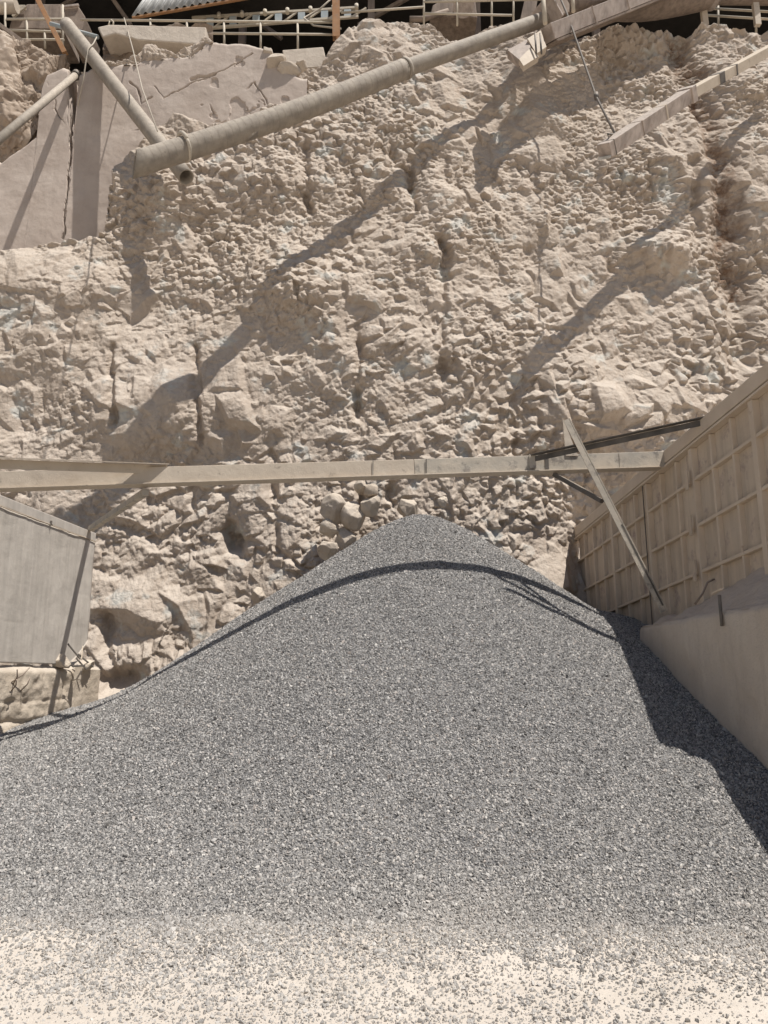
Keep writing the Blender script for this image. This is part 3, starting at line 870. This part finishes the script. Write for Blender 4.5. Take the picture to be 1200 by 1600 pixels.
# cables and ropes
mb = MB(); mb.tube([at(194, 28, 17.6), at(207, 75, 16.2), at(222, 138, 14.6), at(246, 205, 12.3)], .014, 7)
tag(mb.build('guy_wire', M_ROPE), 'thin pale wire running down from the railing to the lashed pipe end', 'wire')
mb = MB(); mb.tube([at(151, 58, 16.9), at(146, 68, 16.4), at(138, 76, 16.1), at(135, 90, 16.1), at(131, 120, 16.2), at(122, 165, 16.3)], .016, 7)
tag(mb.build('rope', M_ROPE), 'slack pale rope hanging in front of the crack in the gunite wall', 'rope')
CB = thing('hoist_cable', 'steel cable hanging from the chute down to the lower right box chute', 'cable', at(962, 212, 13.7))
mb = MB(); mb.tube([at(868, -20, 16.0), at(886, 22, 15.8), at(910, 90, 15.2), at(931, 150, 14.6), at(962, 212, 13.62)], .024, 8); mb.build('strand', M_CABLE, CB)
mb = MB(); mb.tube([at(931, 146, 14.62), at(932, 154, 14.58)], .055, 8); mb.build('shackle', M_DARK, CB)

# ================================================================== LOWER RIGHT BOX CHUTE
ea = at(944, 236, 13.3); eb = at(1078, 147, 14.25); ec = at(1225, 66, 15.7)
BC = thing('box_chute', 'square sheet metal chute jutting down over the face at upper right', 'chute', ea)
mb = MB(); upc = (0, -.5, 1); mb.bar(ea, eb, .30, .28, upc); mb.build('lower_box', M_CHUTE, BC, .01)
mb = MB(); mb.bar(eb + (eb - ea).normalized() * .004, ec, .23, .21, upc); mb.build('upper_box', M_BEAM, BC, .01)
dd = (eb - ea).normalized()
for px_k, w_, m_ in ((.05, .02, M_DARK), (.36, .03, M_BROWN), (.64, .04, M_BEAM)):
    p = ea.lerp(eb, px_k); mb = MB(); mb.bar(p - dd * w_ / 2, p + dd * w_ / 2, .312, .292, upc); mb.build('band', m_, BC)
mb = MB(); p = eb; mb.bar(p - dd * .19, p - dd * .01, .36, .33, upc); mb.build('collar', M_CHUTE, BC, .01)
p = eb.lerp(ec, .27); d2_ = (ec - eb).normalized(); mb = MB(); mb.bar(p - d2_ * .11, p + d2_ * .11, .25, .23, upc); mb.build('dark_sleeve', M_DARK, BC, .006)
p = eb.lerp(ec, .42); mb = MB(); mb.bar(p - d2_ * .03, p + d2_ * .03, .25, .23, upc); mb.build('dark_sleeve', M_DARK, BC, .004)
mb = MB(); mb.bar(ea - dd * .05, ea - dd * .004, .27, .05, upc, (0, -.115)); mb.build('lip', M_CORR, BC, .004)
p = ea.lerp(eb, .06); mb = MB(); mb.tube([p + Vector((0, 0, .12)), p + Vector((-.05, -.1, .22)), at(962, 210, 13.62)], .02, 7); mb.build('sling', M_CABLE, BC)

# ================================================================== UPPER CHUTE AND GALLERY
ua = at(848, 58, 15.7); ub = at(995, 0, 16.7); uc = at(1060, -26, 17.2)
UC = thing('feed_chute', 'worn flanged feed chute above the rock next to the big pipe top', 'chute', ua)
mb = MB(); mb.bar(ua, uc, .7, .36, (0, -.35, 1)); mb.build('trough', M_CHUTE, UC, .01)
mb = MB(); mb.bar(ua, uc, .80, .05, (0, -.35, 1), (0, -.225)); mb.build('lower_flange', M_BROWN, UC, .006)
for t_ in (.28, .52, .75):
    p = ua.lerp(uc, t_); e_ = (uc - ua).normalized(); mb = MB(); mb.bar(p - e_ * .012, p + e_ * .012, .74, .40, (0, -.35, 1)); mb.build('stiffener', M_CHUTE, UC)
mb = MB(); mb.prism([at(824, 60, 15.4), at(845, 47, 15.55), at(854, 73, 15.4), at(838, 84, 15.3)], (.03, .25, .03)); mb.build('end_hood', M_BEAM, UC, .006)
mb = MB(); mb.prism([at(811, 92, 15.0), at(829, 74, 15.25), at(842, 88, 15.2), at(818, 103, 14.95)], (.03, .22, .04)); mb.build('spout', M_BEAM, UC, .006)
mb = MB(); mb.prism([at(793, 78, 15.5), at(826, 60, 15.6), at(829, 74, 15.3), at(811, 93, 15.1)], (.04, .3, .04)); mb.build('spout_side', M_CHUTE, UC, .006)
for x_ in (836, 844):
    mb = MB(); mb.tube([at(x_, 52, 15.15), at(x_ + 2, 84, 15.1)], .022, 8); mb.build('stay_rod', M_DARK, UC)
mb = MB(); mb.tube([at(847, -20, 16.0), at(852, 37, 15.9)], .055, 10)
tag(mb.build('hanger_post', M_RAIL), 'upright cream post at the upper end of the big pipe', 'post')
mb = MB(); mb.tube([at(893, -20, 16.3), at(896, 18, 16.2)], .05, 10)
tag(mb.build('hanger_post', M_RAIL), 'short cream post over the feed chute right of the cable', 'post')
VB = thing('valve_body', 'dusty boxed flange joining the big pipe to its feed under the plant', 'pipe fitting', at(864, 22, 16.4))
p = at(866, 18, 16.4); mb = MB(); mb.bar(p - d * .25, p + d * .25, .60, .56, up_); mb.build('housing', M_BROWN, VB, .02)
mb = MB(); mb.bar(p - d * .30, p - d * .25, .68, .64, up_); mb.build('flange', M_CHUTE, VB, .006)
p2 = p + d * 2.2; mb = MB(); mb.tube([p + d * .25, p2], .2, 18); mb.build('feed_tube', M_BROWN, VB)

GA = thing('conveyor_gallery', 'large brown dusty conveyor gallery duct crossing the top right corner', 'conveyor', at(1060, 0, 17.6))
g0 = at(958, 8, 17.4); g1 = at(1116, -22, 17.6); g2_ = at(1290, -22, 18.6)
mb = MB(); mb.tube([g0.lerp(g1, t_) for t_ in np.linspace(0, 1, 8)], [.38, .46, .52, .55, .56, .56, .55, .52], 24); mb.build('duct', M_BROWN, GA)
mb = MB(); mb.tube([g1 + Vector((-.1, 0, .08)), g2_], .50, 24); mb.build('side_duct', M_BROWN, GA)
mb = MB(); mb.tube([g1 + Vector((-.16, 0, .02)), g1 + Vector((.05, .0, .02))], .60, 24); mb.build('joint_ring', M_CHUTE, GA)
for x_ in (1098, 1180):
    mb = MB(); mb.bar(at(x_, 6, 17.9), at(x_ + 4, 40, 17.9), .16, .12, (0, 1, 0)); mb.build('support', M_BEAM, GA, .006)

# ================================================================== GUNITE WALL
SY = 16.4
top_px = [(-320, 260), (0, 248), (40, 222), (58, 205), (63, 140), (74, 112), (98, 100), (106, 104), (112, 180), (117, 190), (122, 112), (150, 100), (178, 96), (214, 93), (226, 88), (260, 84), (300, 82), (322, 62), (345, 63), (372, 64),
          (395, 69), (415, 75), (430, 86), (440, 104), (470, 118)]
tX = [at(px, py, SY).x for px, py in top_px]; tZ = [at(px, py, SY).z for px, py in top_px]
cx = np.linspace(-11.2, -1.9, 760)
zt_ = np.interp(cx, tX, tZ) + .05 * fbm(cx * 4, cx * 0, 801, 4)
rr = np.linspace(0, 1, 520)[:, None]
SZ = 9.3 + rr * (zt_[None] - 9.3); SX = np.broadcast_to(cx[None], SZ.shape)
upx, upy = proj(np.stack([SX, np.full(SZ.shape, SY), SZ], -1))
jx = upx + 4 * fbm(SX * 3.2, SZ * 3.2, 811, 4); jy = upy + 4 * fbm(SX * 3.2, SZ * 3.2, 821, 4)
dp = .05 * fbm(SX * .5, SZ * .5, 831, 3) + .010 * fbm(SX * 4, SZ * 4, 841, 4)
for pts_, w_, d_ in (([(255, 154), (290, 136), (325, 122), (360, 105), (395, 85)], 1.7, .101), ([(300, 126), (318, 121), (336, 117)], 5.5, .12), ([(345, 133), (360, 151), (376, 147), (397, 130)], 3.0, .10),
                     ([(203, 128), (214, 140), (222, 160), (236, 152)], 3.0, .10), ([(329, 160), (333, 177)], 3, .09), ([(338, 155), (348, 172), (358, 180)], 2.5, .09), ([(400, 128), (410, 150), (422, 168)], 3.0, .10),
                     ([(118, 104), (114, 160), (110, 220), (105, 290), (98, 372)], 4.0, .32), ([(108, 120), (106, 200), (102, 210)], 2.5, .12), ([(-10, 247), (60, 226), (106, 200)], 2.2, .12), ([(72, 128), (86, 158), (84, 172), (106, 196)], 2.0, .10),
                     ([(240, 135), (255, 155)], 1.3, .05), ([(190, 210), (228, 196)], 1.4, .04),
                     ([(272, 140), (285, 148)], 1.4, .05), ([(290, 205), (300, 175)], 1.2, .03)):
    dp -= .75 * d_ * (1 if (w_ >= 3.9 or d_ == .101) else np.clip(.35 + 2.2 * fbm(SX * 1.6, SZ * 1.6, 847, 3), 0, 1)) * np.clip(1.25 - polydist(jx, jy, pts_) / (w_ * (.42 + .45 * np.clip(fbm(SX * 2.5, SZ * 2.5, 845, 3), -1, 1))), 0, 1)
spall = np.clip((fbm(SX * 1.7, SZ * 1.7, 851, 5) - .34) / .02, 0, 1) * np.clip((upx - 290) / 30, 0, 1)
dp -= .035 * spall
rim = np.clip((SZ - zt_[None] + .18) / .18, 0, 1)
SYY = SY - dp + .12 * rim ** 2 + .02 * np.sin(SX * .7)
gp = np.stack([SX, SYY, SZ], -1)
tpb = gp[-1:] + np.array([0, 1, 0.02]) * np.linspace(.02, .8, 10)[:, None, None]
tpb[..., 2] += .06 * fbm(tpb[..., 0] * 5, tpb[..., 1] * 5, 861, 3)
tag(grid_obj('gunite_wall', np.concatenate([gp, tpb], 0), M_SLAB), 'smooth cracked grey brown gunite wall above the ledge at upper left', 'wall')

# dusty rubble along its top
def rubble_ridge(prof, Y, seed, wd, label):
    na, ns = 90, 420
    px_r = np.linspace(prof[0][0], prof[-1][0], ns)
    topy = np.interp(px_r, [q[0] for q in prof], [q[1] for q in prof])
    Xr = np.array([at(a_, b_, Y).x for a_, b_ in zip(px_r, topy)]); Zt = np.array([at(a_, b_, Y).z for a_, b_ in zip(px_r, topy)])
    Zb = np.interp(Xr, tX, tZ) - .12; Hh = np.maximum(Zt - Zb, .05)[None]
    a_ = np.linspace(-.15, 3.3, na)[:, None]
    sl = Xr[None] + 0 * a_; arc = a_ * .5
    dd_ = .16 * blocks(sl / .26, arc / .24, seed, .55, 1.8, .6) + .07 * blocks(sl / .11, arc / .11, seed + 30, .55, 1.8, .6) + .05 * fbm(sl * 4, arc * 4, seed + 60, 4) - .10
    yr = Y - np.cos(a_) * (wd + dd_); zr = Zb[None] + np.sin(a_) * (Hh + dd_ * .8)
    return tag(grid_obj('dust_rubble', np.stack([sl, yr, zr], -1), M_ROCK), label, 'rubble', kind='stuff')


rubble_ridge([(158, 106), (175, 99), (195, 98), (213, 92), (224, 80), (232, 71), (243, 70), (255, 80), (272, 86), (288, 82), (305, 70), (320, 58), (328, 60), (336, 74)], SY + .22, 905, .28,
             'crumbly dust rubble lying along the top of the gunite wall')

for i_, (px_k, py_k, r_k, lb_) in enumerate([(432, 100, .30, 'broken block at the right end of the gunite wall top'), (452, 112, .26, 'lower broken block beside the concrete kerb'), (470, 104, .17, 'small stone lying against the foot of the concrete kerb'), (418, 84, .16, 'loose stone on the gunite wall top near its right end')]):
    boulder(px_k, py_k, SY + .05, r_k, 80 + i_, lb_, M_BOULD, (1.2, .9, .8), 'rubble_block', 'broken blocks at the end of the gunite wall', 'rubble')

# broken concrete footing overhanging it
OB = thing('concrete_ledge', 'heavy concrete slab with undercut broken base above the gunite wall', 'concrete slab', at(235, 95, 17.3))
pa = [(152, 42), (170, 38), (322, 42), (322, 70), (270, 66), (215, 62), (180, 52), (160, 58)]
mb = MB(); mb.prism([at(x_, y_, 16.95) for x_, y_ in pa], (0, 2.2, .05)); mb.build('slab', M_CONCR, OB, .03)
gx_ = np.linspace(0, 1, 120)[None]; gz_ = np.linspace(0, 1, 60)[:, None]
A0 = at(148, 112, 17.2); A1 = at(325, 112, 17.2); B0 = at(150, 50, 17.6); 
ux = A0.x + (A1.x - A0.x) * gx_ + 0 * gz_; uz = A0.z + (B0.z - A0.z) * gz_ + 0 * gx_
uy = 17.35 + .25 * np.sin(gz_ * 3.0) - .30 * (facets(ux / .5, uz / .4, 871) - .3) - .1 * fbm(ux * 4, uz * 4, 875, 4)
grid_obj('undercut_earth', np.stack([ux, uy, uz], -1), M_DIRT, OB)
mb = MB(); mb.tube([at(170, 39, 16.98), at(171, 33, 16.98), at(174, 31, 16.98), at(177, 34, 16.98), at(177, 40, 16.98)], .02, 7); mb.build('lifting_loop', M_RAIL, OB)

# low concrete kerb at the end of the gunite wall
mb = MB(); mb.prism([at(441, 78, 17.1), at(505, 73, 17.1), at(512, 104, 17.1), at(448, 108, 17.1)], (0, .5, 0))
o = mb.build('concrete_kerb', M_CONCR, None, .02); tag(o, 'low smooth concrete kerb under the railing beside the high rock', 'kerb')

# brown outcrop at the far left
def outcrop(name, spec, seed, label):
    rr_ = np.random.default_rng(seed); bm = bmesh.new()
    for px, py, Y, rad, sq in spec:
        c = at(px, py, Y); res = bmesh.ops.create_icosphere(bm, subdivisions=7, radius=1)
        co = np.array([v.co[:] for v in res['verts']]); dmin = np.full(len(co), 1.05)
        for _ in range(16):
            nrm = rr_.standard_normal(3); nrm /= np.linalg.norm(nrm); q = co @ nrm
            dmin = np.minimum(dmin, np.where(q > .05, rr_.uniform(.6, .95) / np.maximum(q, .05), 9))
        k1 = rr_.uniform(0, 50)
        th = np.arctan2(co[:, 0], -co[:, 1]); 
        dmin = dmin + .08 * fbm(th * 2 + k1, co[:, 2] * 2, 910, 5) + .16 * (blocks(th * 2.2 + k1, co[:, 2] * 2.6, 920, .5, 1.6, .6) - .5) + .05 * (blocks(th * 7 + k1, co[:, 2] * 8, 930, .5, 2.0, .6) - .5)
        co = co * dmin[:, None] * rad * np.array(sq) + np.array(c)
        for v, p in zip(res['verts'], co): v.co = p
    me = bpy.data.meshes.new(name); bm.to_mesh(me); bm.free(); me.polygons.foreach_set('use_smooth', [True] * len(me.polygons)); me.materials.append(M_OUT)
    o = bpy.data.objects.new(name, me); COL.objects.link(o); return tag(o, label, 'rock', kind='structure')


outcrop('rock_outcrop', [(25, 110, 17.6, 1.1, (1, .8, 1)), (25, 190, 17.1, 1.35, (1, .7, 1.1)), (80, 130, 17.2, .95, (.75, .7, 1.2)), (-40, 160, 17.3, 1.6, (1, .8, 1.2)), (20, 240, 17.0, 1.0, (1.2, .6, .8))], 3,
        'brown shaded rock outcrop behind the gunite wall at far upper left')

# ================================================================== PLANT ON THE TERRACE
SH = thing('plant_shed', 'open fronted plant shed, its inner shade coloured black, along the top of the quarry', 'shed', (-3, 22, 18))
x0, x1 = -14.5, 17.5
mb = MB(); mb.box(((x0 + x1) / 2, 26.5, 21), (x1 - x0, .1, 7)); mb.build('back_wall', M_SHED, SH)
mb = MB(); mb.box((x0, 23.3, 21), (.1, 6.3, 7)); mb.build('end_wall', M_SHED, SH)
mb = MB(); mb.box((x1, 23.3, 21), (.1, 6.3, 7)); mb.build('end_wall', M_SHED, SH)
mb = MB(); mb.box(((x0 + x1) / 2, 23.7, 24.56), (x1 - x0 + .4, 6.2, .1)); mb.build('roof', M_SHED, SH)
mb = MB(); mb.box(((x0 + x1) / 2, 23, 17.78), (x1 - x0, 7, .06)); mb.build('floor', M_SHED, SH)
for x_ in (60, 380, 580, 745, 930):
    p = at(x_, 30, 21.5); mb = MB(); mb.box((p.x, 21.5, 21), (.22, .22, 7.0)); mb.build('column', M_BROWN, SH)
for a_, b_ in (((345, -5), (440, 60)), ((170, -10), (205, 40)), ((560, 40), (640, -5)), ((700, 30), (715, -5)), ((20, 60), (120, -5)), ((820, 30), (840, -10))):
    mb = MB(); mb.bar(at(*a_, 22.2), at(*b_, 22.2), .12, .12, (0, 1, 0)); mb.build('brace', M_BROWN, SH)

# corrugated awning sheet
c0 = at(206, 24, 18.9); c1 = at(372, -4, 18.9)
AW = thing('corrugated_cladding', 'pale corrugated metal cladding sheet hanging over the railing', 'cladding', c0)
nx = 220; tt_ = np.linspace(0, 1.25, nx)
pr = .05 * np.sin(tt_ * 2.6 * 6.283 / .19)
lo_ = np.array(c0)[None] + (np.array(c1) - np.array(c0))[None] * tt_[:, None]; lo_[:, 1] += pr
hi_ = lo_ + np.array([.25, .9, 2.1]); 
o = grid_obj('sheet', np.stack([lo_, hi_], 0), M_CORR, AW); o.modifiers.new('t', 'SOLIDIFY').thickness = .006
mb = MB(); mb.bar(c0 + Vector((0, .05, -.045)), c0 + (c1 - c0) * 1.25 + Vector((0, .05, -.03)), .08, .05); mb.build('edge_trim', M_ORANGE, AW, .006)


def railing(label, Y, rails, posts, r=.033, group='cream handrails along the terrace'):
    a = rails[0][0]; t = thing('handrail', label, 'railing', at(a[0], a[1], Y) - Vector((0, 0, 1)), group)
    for a, b in rails:
        mb = MB(); mb.tube([at(*a, Y), at(*b, Y)], r, 10); mb.build('rail', M_RAIL, t)
    for x_, y0, y1 in posts:
        mb = MB(); mb.tube([at(x_, y0, Y + .01), at(x_ + .5, y1, Y + .01)], r * .95, 10); mb.build('post', M_RAIL, t)
    return t


railing('long cream two bar railing in front of the dark open shed, left of the orange post', 18.2, [((126, 31), (523, 35)), ((318, 52), (523, 54))], [(235, 30, 60), (292, 32, 60), (350, 33, 78), (407, 33, 80), (465, 34, 80)])
railing('cream railing above the high rock right of the orange post', 18.9, [((533, 20), (662, 11)), ((662, 3), (850, -1)), ((662, 21), (800, 24))], [(662, -25, 40), (714, -25, 40), (768, -25, 40), (802, -25, 40)])
railing('short cream railing bars by the rock lip in the top right corner', 19.0, [((1105, 13), (1230, 20)), ((1105, 24), (1230, 32))], [(1122, 5, 50), (1181, 5, 50)])
railing('cramped cream railing bars left of the brown hopper', 18.3, [((10, 30), (98, 30)), ((14, 47), (95, 50)), ((0, 62), (100, 62))], [(8, 5, 75), (42, 30, 75), (70, 48, 75), (98, 8, 75)], .033)

# belt conveyor truss
TR = thing('belt_conveyor', 'lattice belt conveyor with faded blue side plates behind the railing', 'conveyor', at(330, 45, 19.6))
T0 = (300, 28); T1 = (560, 12); B0_ = (300, 46); B1_ = (560, 26)
for a_, b_ in ((T0, T1), (B0_, B1_)):
    mb = MB(); mb.bar(at(*a_, 19.6), at(*b_, 19.6), .07, .07); mb.build('chord', M_RAIL, TR)
for k_, x_ in enumerate((328, 364, 400, 435, 471, 507, 543)):
    f_ = (x_ - 300) / 260.; yt = 28 - 16 * f_; ybm = 46 - 20 * f_
    mb = MB(); mb.prism([at(x_ - 5.5, yt + 1.5, 19.57), at(x_ + 5.5, yt + 1, 19.57), at(x_ + 5.5, ybm - 2, 19.57), at(x_ - 5.5, ybm - 1.5, 19.57)], (0, .03, 0)); mb.build('side_plate', M_BLUE, TR)
    mb = MB(); mb.bar(at(x_ + 7, ybm - 1, 19.6), at(x_ + 29, yt - .5, 19.6), .045, .045, (0, 1, 0)); mb.build('diagonal', M_RAIL, TR)
    mb = MB(); mb.tube([at(x_ + 14, yt - 6, 19.5), at(x_ + 14, yt + 1, 19.5)], .06, 10); mb.build('roller_bracket', M_RAIL, TR)
mb = MB(); mb.bar(at(330, 20, 20.1), at(560, 6, 20.1), .8, .03); mb.build('belt', M_SHED, TR)

PH = thing('pump_housing', 'brown dusty pump housing standing behind the cream railing right of the orange post', 'machine', at(720, 25, 20.4))
mb = MB(); mb.prism([at(672, 24, 20.4), at(676, 8, 20.4), at(700, -6, 20.4), at(742, -6, 20.4), at(746, 28, 20.4)], (0, 1.2, 0)); mb.build('casing', M_BROWN, PH, .03)
mb = MB(); mb.tube([at(724, 10, 20.3), at(724, 10, 20.0)], .32, 20); mb.build('flange', M_CHUTE, PH)
mb = MB(); mb.tube([at(700, 18, 20.2), at(660, 30, 20.0), at(640, 30, 20.0)], .09, 12); mb.build('pipe', M_BROWN, PH)
mb = MB(); mb.prism([at(812, 34, 19.4), at(822, -12, 19.4), at(842, -12, 19.4), at(834, 34, 19.4)], (0, .4, 0))
tag(mb.build('support_leg', M_BROWN, None, .01), 'slanted brown support leg right of the railing beside the big pipe top', 'support')
mb = MB(); p = at(525.5, 60, 18.05); q = at(524.5, -60, 18.05)
mb.bar(p, q, .20, .02, (0, 1, 0), (0, -.08)); mb.bar(p, q, .20, .02, (0, 1, 0), (0, .08)); mb.bar(p, q, .02, .138, (0, 1, 0))
tag(mb.build('orange_post', M_ORANGE), 'rust orange steel column between the two cream railings', 'post')
mb = MB(); p = at(102, 84, 17.55); q = at(48, -22, 17.9); mb.bar(p, q, .13, .13, (0, 1, 0))
tag(mb.build('orange_strut', M_ORANGE, None, .006), 'slanting rust orange strut at top left above the side pipe', 'strut')
mb = MB(); mb.tube([at(79, 37, 17.2), at(153, 58, 17.0)], .055, 12)
tag(mb.build('scaffold_tube', M_BLUE), 'grey blue tube lying across the top of the hanging pipe', 'tube')
mb = MB(); mb.tube([at(533, 45, 18.6), at(490, 40, 18.7), at(475, 28, 19.0), at(500, 14, 19.0), at(520, -4, 19.0)], .025, 8)
tag(mb.build('hose', M_ROPE), 'pale hose drooping behind the orange column', 'hose')

HP = thing('hopper', 'brown boxy hopper standing behind the top of the hanging pipe', 'hopper', at(116, 50, 18.6))
hq = [at(100, 12, 18.5), at(122, 9, 18.5), at(133, 26, 18.5), at(128, 46, 18.5), at(104, 48, 18.5)]
mb = MB(); mb.prism(hq, (0, 1.2, 0)); mb.build('bin', M_BROWN, HP, .02)
mb = MB(); mb.bar(at(98, 11, 18.45), at(123, 8, 18.45), .06, .06); mb.build('rim', M_CHUTE, HP)
MC = thing('crusher_housing', 'brown dusty machine housing behind the railings in the top left corner', 'machine', at(55, 45, 19.2))
mb = MB(); mb.prism([at(14, 44, 19.0), at(20, 22, 19.0), at(42, 6, 19.0), at(95, 6, 19.0), at(98, 46, 19.0)], (0, 1.3, 0)); mb.build('housing', M_BROWN, MC, .03)
mb = MB(); mb.bar(at(10, 12, 18.9), at(40, 12, 18.9), .10, .10); mb.bar(at(20, 26, 18.88), at(40, 10, 18.88), .08, .06, (0, 1, 0)); mb.build('brace', M_RAIL, MC)
mb = MB(); mb.tube([at(-20, 11, 18.6), at(26, 9, 18.6)], .20, 18); mb.build('drum', M_BEAM, MC)
mb = MB(); mb.bar(at(-8, 34, 17.9), at(58, 82, 17.7), .12, .10)
tag(mb.build('support_beam', M_BROWN, None, .006), 'dusty brown beam slanting down over the outcrop at top left', 'beam')

# ================================================================== LIGHT, SKY, CAMERA
SUN = Vector((.37, -.28, 1.0)).normalized()
w = bpy.data.worlds.new('World'); sc.world = w; w.use_nodes = True
nt = w.node_tree; bgn = nt.nodes['Background']; sky = nt.nodes.new('ShaderNodeTexSky')
sky.sky_type = 'NISHITA'; sky.sun_disc = False
sky.sun_elevation = math.asin(SUN.z); sky.sun_rotation = math.atan2(SUN.x, SUN.y)
sky.altitude = 1500; sky.dust_density = 2.0
nt.links.new(sky.outputs[0], bgn.inputs[0]); bgn.inputs[1].default_value = .06
ld = bpy.data.lights.new('sun', 'SUN'); ld.energy = 4.9; ld.angle = math.radians(.53); ld.color = (1, .965, .915)
lo2 = bpy.data.objects.new('sun', ld); COL.objects.link(lo2); lo2.rotation_euler = SUN.to_track_quat('Z', 'Y').to_euler(); lo2.location = (8, -5, 30)

cam = bpy.data.cameras.new('camera'); co = bpy.data.objects.new('camera', cam); COL.objects.link(co)
co.location = (0, 0, EYE); co.rotation_euler = (math.radians(90) + PITCH, 0, 0)
cam.sensor_fit = 'VERTICAL'; cam.sensor_height = 36; cam.sensor_width = 27; cam.lens = 36 * FOC / 1600; cam.clip_end = 1000; cam.clip_start = .05
sc.camera = co
sc.view_settings.view_transform = 'Standard'; sc.view_settings.look = 'None'; sc.view_settings.exposure = 0.2; sc.view_settings.gamma = 1
sc.render.resolution_x = 768; sc.render.resolution_y = 1024
sc.cycles.max_bounces = 6; sc.cycles.diffuse_bounces = 4
